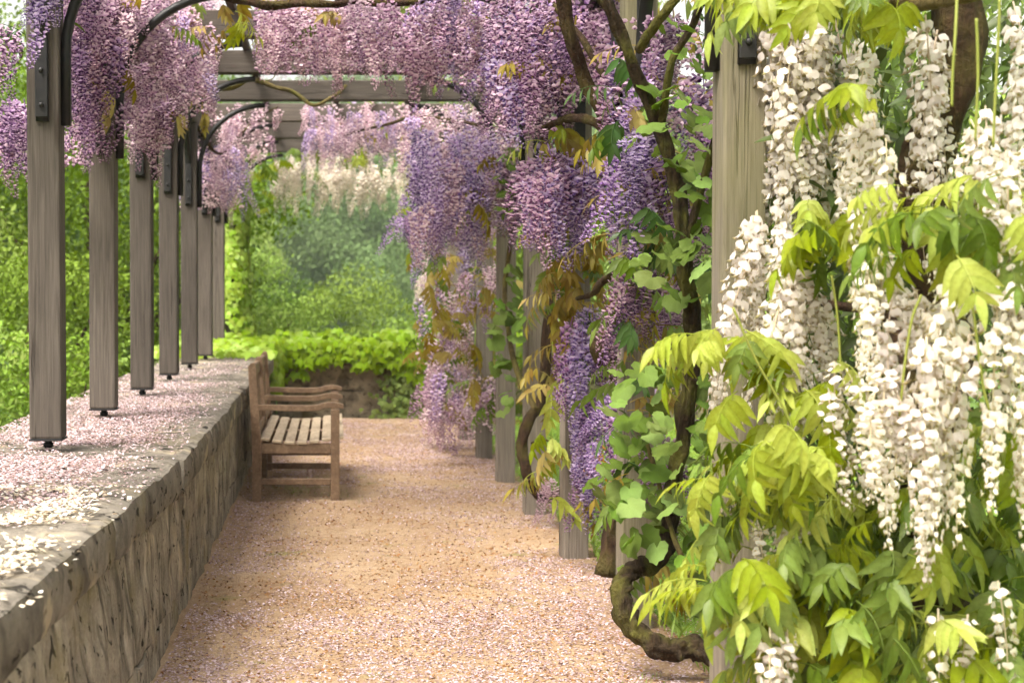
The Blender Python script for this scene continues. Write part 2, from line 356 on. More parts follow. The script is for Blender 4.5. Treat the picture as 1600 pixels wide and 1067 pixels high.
def raceme(L, Rr, S, n, det, seed, taper=.72, bare=0.):
    g = np.random.default_rng(seed); s = np.sort(g.random(n)); s = .5*s + .5*np.linspace(0, 1, n)
    th = np.arange(n)*2.39996 + g.normal(0, .3, n)
    env = (1 - taper*s**1.3)*np.minimum(1, .45 + s*7)
    r = Rr*env*(g.uniform(.55, 1.35, n) if det == 2 else g.uniform(.7, 1.15, n)); bend = L*.10*g.normal()
    cx, cy = bend*np.sin(s*PI*.8), bend*.6*np.sin(s*PI + seed)
    out = np.stack([np.cos(th), np.sin(th), -.15 - .55*s + g.normal(0, .34 if det == 2 else .2, n)], -1)
    out = unit(out); M = frames(np.cross(out, [0, 0, 1.]), [0, 0, 1.])          # x sideways
    X = unit(np.cross(out, np.array([0, 0, 1.])) + g.normal(0, .22, (n, 3)));  X = unit(X - (X*out).sum(-1, keepdims=True)*out); Z = np.cross(X, out); M = np.stack([X, out, Z], -1)
    sz = S*(1 - .5*s**1.6)*g.uniform(.75, 1.2, n)
    closed = np.where(s > .85, .6, 1.)
    M = M*(sz[:, None, None]*np.stack([closed, np.ones(n), np.ones(n)], -1)[:, None, :])
    T = np.stack([cx + np.cos(th)*(r - .35*sz), cy + np.sin(th)*(r - .35*sz), -bare - L*s - .3*r], -1)
    P = batch(floret(det), M, T, np.clip(g.normal(.5, .25, n), 0, 1))
    if det == 2:                                      # fine stalks from the axis to each flower
        ax = np.stack([cx, cy, -bare - L*s - .012], -1); e_ = T + out*sz[:, None]*.25; sd_ = X*.0011; Vp = np.stack([ax - sd_, ax + sd_, e_ + sd_, e_ - sd_], 1).reshape(-1, 3); b4 = np.arange(n)[:, None]*4
        Fp = np.concatenate([b4 + np.array([[0, 1, 2]]), b4 + np.array([[0, 2, 3]])]); P = join([P, (Vp, Fp, np.full(len(Vp), .02), np.full(len(Vp), .3))])
    q = np.linspace(0, 1, 5); sp = np.stack([bend*np.sin(q*PI*.8), bend*.6*np.sin(q*PI + seed), -bare*0 - (L + bare)*q], -1)
    st = tube(sp, S*.09, S*.03, 4, 6); st = (st[0], st[1], np.full(len(st[0]), .3), st[3])
    return join([P, st])
_rc = {}
def raceme_mesh(kind, k, m):
    key = (kind, k, m.name)
    if key not in _rc:
        spec = {'far': (.33, .050, .029, 86, 0), 'near': (.38, .054, .029, 122, 1), 'white': (.58, .052, .037, 92, 2), 'thin': (.46, .040, .038, 44, 2), 'back': (.46, .05, .040, 80, 0)}[kind]
        V, F, t, a = raceme(*spec, seed=k*7 + len(kind)*31 + 5, bare=.02)
        me = mesh_np('raceme', V, F, t, a, True); me.materials.append(m); _rc[key] = me
    return _rc[key]
def hang(vine, x0, x1, y0, y1, d0, d1, n, s0, s1, mats, kind='far', lz=(0.62, 1.3)):
    for _ in range(n):
        px, py, d = random.uniform(x0, x1), random.uniform(y0, y1), random.uniform(d0, d1)
        m = random.choice(mats); s = random.uniform(s0, s1)
        o = add('flower_raceme', raceme_mesh(kind, random.randrange(6), m), None, vine, at(px, py, d))
        tl = .09 if kind in ('white', 'thin', 'back') else .2; o.rotation_euler = (random.gauss(0, tl), random.gauss(0, tl), random.uniform(0, 6.28)); wd = s*(random.uniform(.72, .98) if kind == 'white' else random.uniform(.85, 1.2)); o.scale = (wd, wd, s*random.uniform(*lz))
def loose(vine, rects, n, m, size=.025):
    P = []
    for _ in range(n):
        x0, x1, y0, y1, d0, d1 = random.choice(rects); P.append(at(random.uniform(x0, x1), random.uniform(y0, y1), random.uniform(d0, d1)))
    P = np.array(P); kp = fbm(P*5.5, 2) > .04; P = P[kp]; k = len(P); out = unit(rng.normal(size=(k, 3))*np.array([1, 1, .4]) + np.array([0, -.5, -.1])); X = unit(np.cross(out, np.array([0, 0, 1.]))); Z = np.cross(X, out)
    V, F, t, a = batch(floret(0), np.stack([X, out, Z], -1)*rng.uniform(size*.7, size*1.2, k)[:, None, None], P, np.clip(rng.normal(.5, .3, k), 0, 1)); b = WL[vine.name]
    tag(add('loose_blossom', mesh_np('loose_blossom', V - b, F, t, a, True), m, vine, b), kind='stuff')
LF = leaflet(5, .37); LF3 = leaflet(3, .36, .1, .2)
def compound(pairs, L, ll, droop, hangd, seed, tpl):
    g = np.random.default_rng(seed); q = np.linspace(0, 1, 12)
    P = np.stack([L*q*(1 - .18*q*droop), g.normal(0, .03)*q*q + 0*q, .12*L*np.sin(q*PI*.5) - L*droop*q*q*.75], -1); T = unit(np.gradient(P, axis=0))
    Ms, Ts = [], []
    for i in range(pairs):
        t = .22 + .74*i/max(1, pairs - 1); k = t*11; a = int(min(10, k)); p = P[a] + (P[a+1] - P[a])*(k - a); tg = T[a]
        for sgn in (-1, 1):
            side = np.array([0, sgn, 0]); d = unit(side*(.75 + g.normal(0, .12)) + tg*(.45 + g.normal(0, .1)) + np.array([0, 0, -hangd*(1 + g.normal(0, .25))]))
            s = ll*(.75 + .5*math.sin(PI*(.15 + .75*t)))*g.uniform(.88, 1.1); f = frames(d, tg + np.array([0, 0, .6]))
            Ms.append(f*s); Ts.append(p)
    f = frames(unit(T[-1] + np.array([0, 0, -.3])), [0, .2, 1]); Ms.append(f*ll*1.1); Ts.append(P[-1])
    A = batch(tpl, np.array(Ms), np.array(Ts), np.clip(g.normal(.5, .22, len(Ts)), 0, 1))
    st = tube(P, .0022, .0012, 4, 12); st = (st[0], st[1], np.full(len(st[0]), 1.), st[3])
    return join([A, st])
_cl = {}
def comp_mesh(kind, k, m):
    key = (kind, k, m.name)
    if key not in _cl:
        g = random.Random(k*5 + len(kind))
        if kind == 'near': a = compound(g.choice([4, 5, 5]), g.uniform(.16, .24), g.uniform(.080, .095), g.uniform(.35, .95), g.uniform(.6, 1.9), k, LF)
        elif kind == 'young': a = compound(4, .16, .075, g.uniform(.5, .9), g.uniform(1.2, 2.), k, LF)
        else: a = compound(5, .20, .07, g.uniform(.3, .9), g.uniform(.7, 1.6), k, LF3)
        me = mesh_np('leaf', a[0], a[1], a[2], a[3], True); me.materials.append(m); _cl[key] = me
    return _cl[key]
def leaves(vine, x0, x1, y0, y1, d0, d1, n, mats, kind='near', yaw=(0, 6.28), s=(.8, 1.15), pitch=(-.3, .5)):
    for _ in range(n):
        p = at(random.uniform(x0, x1), random.uniform(y0, y1), random.uniform(d0, d1))
        o = add('leaf', comp_mesh(kind, random.randrange(6), random.choice(mats)), None, vine, p)
        o.rotation_euler = (random.gauss(0, .25), random.uniform(*pitch), random.uniform(*yaw)); k = random.uniform(*s); o.scale = (k, k, k)
_vl = {}
def vine_leaves(vine, x0, x1, y0, y1, d0, d1, n, size, m, tpl=VINE_LEAF, key='v'):
    if (key, m.name) not in _vl:
        l = []
        for q in range(5):
            V = tpl[0].copy(); V[:, 2] += .10*vnoise(V*2.3 + q*9); V[:, 2] += .12*np.abs(V[:, 1])*(q % 3 - .6)
            me = mesh_np('leaf', V, tpl[1], tpl[2], np.full(len(V), q/4), True); me.materials.append(m); l.append(me)
        _vl[(key, m.name)] = l
    for _ in range(n):
        p = at(random.uniform(x0, x1), random.uniform(y0, y1), random.uniform(d0, d1))
        o = add('leaf', random.choice(_vl[(key, m.name)]), None, vine, p); k = size*random.uniform(.6, 1.2); o.scale = (k, k, k)
        o.rotation_euler = (random.gauss(.25, .4), random.uniform(.1, .9), random.uniform(-2.9, .2))
def part_tube(name, vine, pts, r0, r1, m, sides=10, gnarl=.12, wob=.012, n=None, seed=1, **k):
    V, F, t, a = tube([at(*p) for p in pts], r0, r1, sides, n or len(pts)*9, gnarl, seed=seed, wob=wob, **k)
    b = V.mean(0); return add(name, mesh_np(name, V - b, F, t, a, True), m, vine, b)

# ------------------------------------------------------------------ the setting: ground, path, lawn
LX, RX = -1.187, 1.267; PW = .133
def hill(x, y):
    z = -2.2*np.clip((-x - 1.9)/2.5, 0, 1)*(y < 400) - 0*x
    z = np.where(x > -1.9, 0, z); b = np.clip((y - 16.6)/4, 0, 1); z = np.minimum(z, -2.4*b)
    far = np.clip((y - 55)/110, 0, 1); z = z + far*far*(3 - 2*far)*19
    return z + .5*np.clip((y - 30)/60, 0, 1)*fbm(np.stack([x*.03, y*.03, 0*x], -1), 3)*3
def grid(name, xs, ys, zf, m):
    X, Y = np.meshgrid(xs, ys); P = np.stack([X.ravel(), Y.ravel(), 0*X.ravel()], -1); P[:, 2] = zf(P[:, 0], P[:, 1]); nx = len(xs)
    i = (np.arange(len(ys)-1)[:, None]*nx + np.arange(nx-1)[None]).ravel(); F = np.stack([i, i+1, i+nx+1, i+nx], -1)
    return add(name, mesh_np(name, P, F, None, None, True), m)
xs = np.concatenate([np.linspace(-700, -40, 24), np.linspace(-36, -4, 24), np.linspace(-3.5, 6, 40), np.linspace(8, 40, 20), np.linspace(50, 700, 24)])
ys = np.concatenate([np.linspace(-60, -4, 10), np.linspace(-3, 24, 70), np.linspace(26, 200, 60), np.linspace(220, 1500, 30)])
tag(grid('ground', xs, ys, lambda x, y: hill(x, y) - .03, FLOOR), kind='structure')
pn = lambda x, y: .012*fbm(np.stack([x*2.2, y*2.2, 0*x], -1), 4) + .03*np.clip((-.52 - x)/.12, 0, 1) + .004
tag(grid('path', np.linspace(-.72, 1.42, 80), np.linspace(-3, 15.62, 420), pn, SOIL), kind='structure')
tag(grid('lawn', np.linspace(1.40, 16, 60), np.linspace(-3, 16.4, 90), lambda x, y: .006 + .02*fbm(np.stack([x, y, 0*x], -1), 2), TURF), kind='structure')
# grass on the lawn and in small tufts on the path edge
bl = leaflet(3, .10, .1, .5)
n = 15000; gx = 1.36 + rng.random(n)**1.4*4.2; gy = 4 + rng.random(n)*11.5
extra = [(1.1, 5.1), (-.40, 3.62), (-.5, 3.9), (.62, 3.35), (-.25, 4.35), (.05, 9.7), (-.3, 10.1), (-.25, 9.9), (-.1, 10.5), (1.15, 3.4)]
tx, ty = zip(*[(a + rng.normal(0, .07), b + rng.normal(0, .10)) for a, b in extra for _ in range(130)])
gx = np.append(gx, tx); gy = np.append(gy, ty); n = len(gx); th = rng.random(n)*6.28; e = rng.uniform(.7, 1.3, n)
d = np.stack([np.cos(th)*np.cos(e), np.sin(th)*np.cos(e), np.sin(e)], -1); hgt = np.append(rng.uniform(.05, .13, 15000), rng.uniform(.012, .032, len(tx)))
V, F, t, a = batch(bl, frames(d, [0.1, .2, 1.])*hgt[:, None, None], np.stack([gx, gy, np.full(n, .004)], -1))
tag(add('grass', mesh_np('grass', V, F, t, a), GRASS), 'short green grass beside the path and under the bench', 'grass', kind='stuff')

# ------------------------------------------------------------------ retaining wall on the left and the end wall
def stone_block(sx, sy, sz, seed, res=.06, amp=.012, rnd=.03, ragged=0.):     # a rough block, centred
    bm = bmesh.new(); bmesh.ops.create_cube(bm, size=1); me0 = []
    nx, ny, nz = [max(2, int(s_/res)) for s_ in (sx, sy, sz)]
    bm.free(); V, F = [], []
    def face(o, u, v, nu, nv):
        b = len(V)
        for j in range(nv + 1):
            for i in range(nu + 1): V.append(np.array(o) + np.array(u)*i/nu + np.array(v)*j/nv)
        for j in range(nv):
            for i in range(nu): a = b + j*(nu+1) + i; F.append((a, a+1, a+nu+2, a+nu+1))
    face((-.5, -.5, .5), (1, 0, 0), (0, 1, 0), nx, ny); face((-.5, .5, -.5), (1, 0, 0), (0, -1, 0), nx, ny)
    face((.5, -.5, -.5), (0, 1, 0), (0, 0, 1), ny, nz); face((-.5, .5, -.5), (0, -1, 0), (0, 0, 1), ny, nz)
    face((-.5, -.5, -.5), (1, 0, 0), (0, 0, 1), nx, nz); face((.5, .5, -.5), (-1, 0, 0), (0, 0, 1), nx, nz)
    V = np.array(V)*np.array([sx, sy, sz]); h = np.array([sx, sy, sz])/2 - rnd
    c = np.clip(V, -h, h); dlt = V - c; ln = np.linalg.norm(dlt, axis=1, keepdims=True); V = c + dlt/np.maximum(ln, 1e-6)*np.minimum(ln, rnd)
    q = V + seed*3.7; V = V + amp*np.stack([fbm(q*7, 4), fbm(q*7 + 40, 3), fbm(q*6 + 80, 3)], -1)
    if ragged: V[:, 0] += ragged*fbm(np.stack([q[:, 0]*0 + seed, q[:, 1]*9, q[:, 2]*2.2], -1), 4)
    return mesh_np('stone', V, np.array(F), None, None, True)
wall = thing('stone_wall', 'low weathered stone retaining wall strewn with petals carrying the left row of posts', 'wall', (-1.1, 8, 0))
y = 1.2; k = 0
while y < 16.55:
    ln = random.uniform(1.15, 1.75)
    if y + ln > 16.0: ln = 16.6 - y
    j = random.uniform(-.012, .012)
    add('coping_stone', stone_block(1.0, ln - .008, .155, k + 1, .035, .007, .032), COPING, wall, (-1.09 + j - .09*min(1, max(0, (6.2 - y - ln/2)/3)), y + ln/2, .655), (0, 0, -.03 if 3.0 < y + ln/2 < 6.3 else 0)); y += ln; k += 1
for z0, z1, off in ((.16, .577, .2), (-.06, .158, .75)):
    y = 1.2 - off; 
    while y < 15.9:
        ln = random.uniform(1.4, 2.6); k += 1; ln = min(ln, 16.4 - y)
        f = min(1, max(0, (6.2 - y - ln/2)/3)); add('stone_block', stone_block(.40, ln - .003, z1 - z0, k, .024, .007, .010, .009 if z0 > 0 else .006), STONE, wall, (-.835 + random.uniform(-.008, .008) + (-.025 if z0 > 0 else .035)*f, y + ln/2, (z0+z1)/2), (0, -.17*f, (-.006 if z0 > 0 else .010)*(0 < f < 1))); y += ln
add('core', box(.7, 15.1, .7), STONE, wall, (-1.25, 8.6, .22))
ew = thing('end_wall', 'low stone wall closing the far end of the path, half hidden by ivy', 'wall', (1, 15.9, 0))
x = -.58
while x < 4.2:
    ln = random.uniform(.55, 1.0); k += 1
    add('coping_stone', stone_block(ln - .008, .55, .15, k, .06, .012, .04), COPING, ew, (x + ln/2, 15.85, .665)); x += ln
for z0, z1 in ((.30, .588), (-.05, .298)):
    x = -.62 + random.uniform(0, .2)
    while x < 4.2:
        ln = random.uniform(.8, 1.5); k += 1
        add('stone_block', stone_block(ln - .006, .34, z1 - z0, k, .05, .012, .018), WALLB, ew, (x + ln/2, 15.86, (z0+z1)/2)); x += ln

# ------------------------------------------------------------------ pergola
perg = thing('pergola', 'weathered timber pergola with square posts, cross beams and curved black steel braces', 'pergola', (0, 9, 0))
ZT, BH, XB, XH = 2.78, .175, 2.962, .165
def arc_brace(r, h, wdt, th, n=14, flat=.22):   # quarter-ellipse flat bar in the local x,z plane, from (0,0) up to (r,h), a straight foot first
    pts = [(0, -flat)] + [(r*(1 - math.cos(t)), h*math.sin(t)) for t in np.linspace(0, PI/2, n)]; pts = np.array(pts)
    T = unit(np.gradient(pts, axis=0)); N = np.stack([T[:, 1], -T[:, 0]], -1); V, F = [], []
    for p, q in zip(pts, N):
        for s_, yy in ((0, -1), (1, -1), (1, 1), (0, 1)): V.append((p[0] + q[0]*th*s_, yy*wdt/2, p[1] + q[1]*th*s_))
    for i in range(len(pts)-1):
        for j in range(4): a, b = i*4 + j, i*4 + (j+1) % 4; F.append((a, b, b+4, a+4))
    m_ = len(V) - 4; F += [(3, 2, 1, 0), (m_, m_+1, m_+2, m_+3)]
    return mesh_np('brace', np.array(V), np.array(F))
BR_C = arc_brace(.56, .56, .045, .036, flat=.30); BR_L = arc_brace(.50, .42, .052, .016, flat=.26); PLATE = box(.052, .012, .62, .003)
for m_ in (BR_C, BR_L, PLATE): m_.materials.append(STEEL)
BASE = box(PW + .004, PW + .004, .008, .001); PIN = mesh_np('pin', *tube([(0, 0, -.035), (0, 0, 0)], .016, .016, 10, 2)[:2]); BOLT = mesh_np('bolt', *tube([(0, .006, 0), (0, -.006, 0)], .011, .009, 8, 2)[:2])
NUT = mesh_np('nut', *tube([(0, 0, -.034), (0, 0, -.018)], .024, .024, 6, 2)[:2])
for m_ in (BASE, PIN, BOLT, NUT): m_.materials.append(STEEL)
def post(X, d, zb, side, m):
    h = ZT - zb; me = box(PW, PW, h, .010, 2); Y = 1.5*d
    p = add('post', me, m, perg, (X, Y, zb + h/2)); p.rotation_euler = (random.gauss(0, .0015), random.gauss(0, .0015), random.gauss(0, .02))
    add('brace', BR_C, None, p, (X + side*(PW/2 + .001), Y, 2.385), (0, 0, 0 if side > 0 else PI))
    add('brace', BR_L, None, p, (X, Y - PW/2 - .001, 2.355), (0, 0, -PI/2)); add('brace', BR_L, None, p, (X, Y + PW/2 + .001, 2.355), (0, 0, PI/2))
    add('bracket_plate', PLATE, None, p, (X, Y - PW/2 - .022, 2.42))
    for zz in (2.16, 2.30): add('bolt', BOLT, None, p, (X, Y - PW/2 - .033, zz))
    if zb > .5:
        add('base_plate', BASE, None, p, (X, Y, zb - .005)); add('pin', PIN, None, p, (X, Y, zb - .008)); add('nut', NUT, None, p, (X, Y, zb - .004))
    return p
for d in range(3, 12): post(LX, d, .79, 1, WOOD)
for d in range(3, 11): post(RX, d, -.02, -1, WOODM if d < 5 else WOODR)
for X in (LX, RX):                                   # long plates over the posts, in lengths
    for a in range(2, 11, 3):
        add('beam', box(.125, BH, 4.5 - .006, .008), WOOD, perg, (X, 1.5*(a + 1.5), ZT + BH/2 + .003), (PI/2, 0, 0))
for d in range(3, 12):
    L = RX - LX + .7; o = add('beam', box(XH, .11, L, .008), WOOD, perg, ((LX + RX)/2 + random.gauss(0, .02), 1.5*d, XB + XH/2), (0, PI/2, 0))
for X in (-.62, .04, .70):                           # thin battens on top
    add('batten', box(.05, .05, 13.2, .005), WOOD, perg, (X, 10.6, XB + XH + .027), (PI/2, 0, 0))

# ------------------------------------------------------------------ bench
by0, by1, bx0, bx1 = 9.50, 11.18, -.50, .02
bench = thing('garden_bench', 'brown slatted wooden garden bench with three curved armrests against the stone wall', 'bench', (-.24, 10.3, 0))
LT = .058
def bpart(name, me, loc, rot=None): return add(name, me, TEAK, bench, loc, rot)
legf = box(.058, LT, .62, .005); back = prism([(-.03, 0), (.032, 0), (.032, .40), (-.002, .90), (-.012, .925), (-.035, .925), (-.055, .90), (-.03, .40)], LT, bev=.005)
ap = [(-.50, .604)]; top, bot = [], []
for t in np.linspace(0, 1, 15):
    xx = -.50 + .575*t; zz = .648 - .008*math.sin(t*PI*.9)*(t < .75) + .014*math.exp(-((t-.86)/.14)**2) - .075*max(0, t-.9)**1*8*(t-.9)
    top.append((xx, zz)); th = .038 - .010*max(0, t - .8)/.2; bot.append((xx, zz - th))
arm = prism(top + bot[::-1], .055, bev=.004)
mids = [by0, (by0+by1)/2, by1]
for yy in mids:
    bpart('leg', legf, (bx1, yy, .305)); bpart('back_leg', back, (bx0, yy, -.003)); bpart('armrest', arm, (0, yy, 0))
    bpart('side_rail', box(.46, .032, .07, .004), ((bx0+bx1)/2, yy, .355)); bpart('stretcher', box(.46, .030, .042, .004), ((bx0+bx1)/2, yy, .135))
LN = by1 - by0
bpart('front_rail', box(.030, LN, .075, .004), (bx1, (by0+by1)/2, .37)); bpart('back_rail', box(.03, LN, .06, .004), (bx0, (by0+by1)/2, .37))
for i in range(7):
    t = i/6; xx = bx0 + .055 + t*.49; zz = .415 - .030*math.sin(PI*min(1, t*1.05)) + .012*t
    add('seat_slat', box(.064, LN + .05, .020, .004), TEAKL, bench, (xx, (by0+by1)/2, zz), (0, .10*math.cos(PI*t), 0))
bpart('top_rail', box(.034, LN, .085, .008), (bx0 - .035, (by0+by1)/2, .855), (0, -.07, 0)); bpart('lower_back_rail', box(.03, LN, .05, .005), (bx0 + .002, (by0+by1)/2, .47), (0, -.07, 0))
for i in range(15):
    yy = by0 + LN*(i + .8)/15.6
    if min(abs(yy - m_) for m_ in mids) > .04: bpart('back_slat', box(.014, .045, .34, .003), (bx0 - .017, yy, .655), (0, -.07, 0))

# ------------------------------------------------------------------ fallen petals
pet = (np.array([(-.5, -.42, .06), (.5, -.36, .10), (.45, .42, .05), (-.45, .46, .12), (0, 0, 0)]), np.array([(0, 1, 4), (1, 2, 4), (2, 3, 4), (3, 0, 4)]), np.full(5, .5))
def petals(name, label, pts, size, m, lo=0., hi=1.):
    n = len(pts); th = rng.random(n)*6.28; tl = rng.normal(0, .35, (n, 2))
    x = np.stack([np.cos(th), np.sin(th), tl[:, 0]], -1); M = frames(x, np.stack([tl[:, 1], 0*th, np.ones(n)], -1)); s = rng.uniform(size*.6, size*1.3, n)
    V, F, t, a = batch(pet, M*s[:, None, None], pts + np.array([0, 0, .002]), np.clip(rng.normal(.5, .28, n), lo, hi))
    return tag(add(name, mesh_np(name, V, F, t, a), m), label, 'petals', kind='stuff')
def sample(n, x0, x1, y0, y1, dens):
    x, y = rng.uniform(x0, x1, n), y0 + (y1 - y0)*rng.random(n)**1.5; k = rng.random(n) < dens(x, y); return x[k], y[k]
def pdens(x, y):
    n = .5 + .5*fbm(np.stack([x*1.9, y*1.5, 0*x + 3], -1), 3); n2 = .5 + .5*fbm(np.stack([x*9, y*7, 0*x + 9], -1), 2)
    f = np.clip((n*.55 + n2*.45 - .30)*2.2, 0, 1)
    bare = np.exp(-((y - 8.3)/1.9)**2)*np.exp(-((x - .25)/.85)**2); f = (f + .25*(y < 6.2))*np.clip(1 - .9*bare, 0, 1)
    f = f + .35*np.exp(-((x - 1.05)/.3)**2)*np.exp(-((y - 5.1)/1.)**2) + .22*np.clip((y - 10.5)/2, 0, 1)
    return np.clip(f, .03, 1)
x, y = sample(240000, -.62, 1.55, 2.9, 15.5, pdens); petals('fallen_petals', 'pink and lilac petals fallen over the sandy path', np.stack([x, y, pn(x, y)], -1), .0088, FALL)
x, y = sample(26000, -.62, 1.5, 2.9, 15.5, lambda x, y: .25 + .75*(fbm(np.stack([x*5, y*4, 0*x + 21], -1), 3) > .0))
o = petals('leaf_litter', 'brown husks and leaf crumbs scattered on the path', np.stack([x, y, pn(x, y)], -1), .011, LITTER); o['category'] = 'litter'
ZW = .738
x, y = sample(110000, -1.6, -.62, 4.0, 15, lambda x, y: np.clip(1.25*(.5 + .5*fbm(np.stack([x*2.5, y*2, 0*x + 5], -1), 3)) - .12 + .25*(x < -.85), .02, 1)*np.clip(1.15 - .13*np.abs(y - 5.2), .12, 1)*np.clip((-.66 - x)/.22, .12, 1)*np.clip((y - 4.3)/.45, .02, 1))
petals('fallen_petals', 'pink petals lying thick on the wall top around the posts', np.stack([x, y, ZW + .002 + .004*rng.random(len(x))], -1), .0095, FALL)
x, y = sample(17000, -1.6, -.63, 3.0, 4.85, lambda x, y: np.clip(1.9*fbm(np.stack([x*4, y*4, 0*x + 8], -1), 3) + .72, 0.02, 1)*np.clip((-.68 - x)/.2, .03, 1))
petals('fallen_petals', 'white petals scattered on the near end of the wall top', np.stack([x, y, ZW + .002 + .006*rng.random(len(x))], -1), .014, FALLW)
tw = tube([(-.56, 4.62, .012), (-.50, 4.48, .03), (-.44, 4.35, .02), (-.36, 4.2, .018)], .0035, .002, 5, 10, wob=.006)
tag(add('twig', mesh_np('twig', *tw, True), LITTER), 'thin fallen twig lying on the path by the wall', 'twig')

# ------------------------------------------------------------------ purple wisteria over the left posts
A = thing('wisteria_vine', 'mauve wisteria hanging in thick curtains over the left row of posts', 'wisteria', at(165, 60, 5))
hang(A, 0, 46, 150, 195, 4.5, 5.2, 16, .8, 1.1, [DEEP, MAUVE]); hang(A, -5, 30, 10, 60, 3.6, 4.2, 5, .7, .9, [DEEP, MAUVE])
hang(A, 55, 80, -70, -50, 3.45, 3.6, 4, .7, .9, [VIOLET], 'near'); hang(A, 98, 142, -40, 190, 4.2, 4.9, 46, .7, 1., [DEEP, MAUVE])
hang(A, 110, 200, -60, 70, 4.3, 5.3, 52, .7, 1.05, [MAUVE, MAUVE, DEEP, PINK]); hang(A, 183, 262, -40, 165, 4.9, 6.2, 78, .7, 1.05, [MAUVE, PINK, MAUVE])
hang(A, 235, 335, -40, 115, 5.4, 7.2, 84, .7, 1.05, [MAUVE, PINK, PINK, VIOLET]); A0 = A; A = thing('wisteria_vine', 'small violet wisteria swag low at the far end of the left posts', 'wisteria', at(330, 260, 8.6))
hang(A, 284, 378, 225, 288, 8.1, 9.2, 46, .8, 1.1, [VIOLET, PINK, VIOLET])
hang(A, 270, 420, 165, 240, 8.2, 10, 34, .7, 1., [PINK, MAUVE])
A1 = A; A = A0
loose(A, [(100, 145, 0, 260, 4.3, 4.9), (110, 205, 0, 130, 4.4, 5.3), (185, 265, 0, 225, 5, 6.2), (235, 335, 0, 175, 5.4, 7.2), (235, 335, 0, 175, 5.4, 7.2)], 6500, MAUVE)
loose(A, [(185, 265, 0, 235, 5, 6.2), (235, 338, 0, 185, 5.4, 7.2)], 3500, PINK); loose(A1, [(282, 380, 240, 325, 8.1, 9.2), (290, 420, 170, 250, 8.3, 9.8)], 2600, PINK)
leaves(A, 120, 200, 90, 140, 4.6, 5, 8, [BRONZE], 'young'); leaves(A, 330, 390, 0, 50, 5.2, 5.6, 7, [BRONZE, LIME], 'young'); leaves(A, 250, 330, 120, 190, 6, 7.4, 8, [BRONZE], 'young')
leaves(A, 0, 60, 0, 60, 4, 5, 6, [GREEN, DARKG], 'mid'); leaves(A, 100, 330, -60, 60, 4.6, 7, 26, [GREEN, BRONZE], 'mid')
part_tube('branch', A, [(60, -40, 3.6), (120, -10, 4.6), (200, 10, 5.6), (250, 60, 6.6), (285, 110, 7.6), (310, 160, 8.8), (330, 190, 10)], .022, .014, BARKD)
part_tube('branch', A1, [(300, 190, 8.2), (340, 240, 8.4), (370, 215, 8.6), (410, 180, 8.8), (440, 165, 9)], .014, .008, BARKD, 7)
part_tube('branch', A1, [(330, 290, 9), (370, 270, 9.2), (400, 240, 9.4), (430, 215, 9.6)], .010, .006, BARKD, 7)

# ------------------------------------------------------------------ over the cross beams
B = thing('wisteria_vine', 'lilac wisteria draped across the overhead cross beams above the path', 'wisteria', at(560, 60, 6))
hang(B, 400, 560, -10, 50, 5.3, 6.4, 66, .7, 1.05, [MAUVE, PINK, PINK]); hang(B, 540, 700, -20, 52, 5.0, 6.8, 96, .7, 1.05, [MAUVE, PINK, VIOLET]); hang(B, 640, 800, -40, 72, 5, 6.8, 84, .7, 1.05, [MAUVE, VIOLET, PINK])
B0 = B; B = thing('wisteria_vine', 'pale pink lilac wisteria hanging from the farther cross beams in the centre', 'wisteria', at(560, 180, 9))
hang(B, 480, 650, 165, 205, 8.2, 8.8, 40, .7, .95, [PINK, PINK, VIOLET]); hang(B, 480, 640, 150, 215, 8.6, 10.4, 62, .8, 1.1, [PINK, PINK, VIOLET]); hang(B, 340, 480, 158, 185, 8.3, 9.4, 12, .7, .9, [PINK]); hang(B, 630, 760, 160, 235, 7.2, 9, 48, .8, 1.1, [PINK, VIOLET, PINK])
B1 = B; B = B0
loose(B, [(400, 560, 15, 115, 5.3, 6.4), (540, 700, 10, 115, 5, 6.8), (640, 800, 0, 135, 5, 6.8)], 6000, MAUVE); loose(B, [(400, 560, 15, 105, 5.3, 6.4), (540, 800, 10, 110, 5, 6.8)], 4000, PINK); loose(B1, [(480, 650, 165, 245, 8.2, 10), (620, 760, 165, 270, 7.2, 9)], 4000, PINK)
leaves(B, 400, 800, -20, 60, 5.2, 6.8, 24, [BRONZE, GREEN], 'mid'); leaves(B1, 560, 700, 170, 210, 8.2, 9, 10, [BRONZE, LIME], 'young'); leaves(B1, 400, 620, 165, 200, 9, 10.5, 10, [BRONZE, LIME], 'mid')
part_tube('branch', B, [(345, 142, 7.85), (395, 128, 7.8), (440, 140, 7.8), (485, 160, 7.8), (520, 152, 7.8), (545, 130, 7.9)], .020, .012, TWIG, 10, .25, .03, seed=3)
part_tube('branch', B, [(396, 128, 7.8), (394, 105, 7.75), (402, 85, 7.7)], .010, .006, TWIG, 7); part_tube('branch', B, [(405, 128, 7.8), (425, 125, 7.8), (432, 112, 7.8)], .007, .004, TWIG, 6)
part_tube('branch', B, [(330, -6, 5.3), (420, 6, 5.3), (540, 4, 5.3), (640, 8, 5.25), (720, -8, 5.2)], .024, .018, BARKD, 10, .25, .03, seed=5)
part_tube('branch', B1, [(540, 210, 8.3), (600, 195, 8.2), (660, 185, 8), (720, 190, 7.6), (760, 200, 7)], .012, .014, BARKD, seed=6)
part_tube('branch', B, [(860, 60, 5), (780, 85, 5.4), (720, 95, 6), (660, 60, 6.4), (600, 20, 6.6)], .022, .012, BARKD, seed=8)

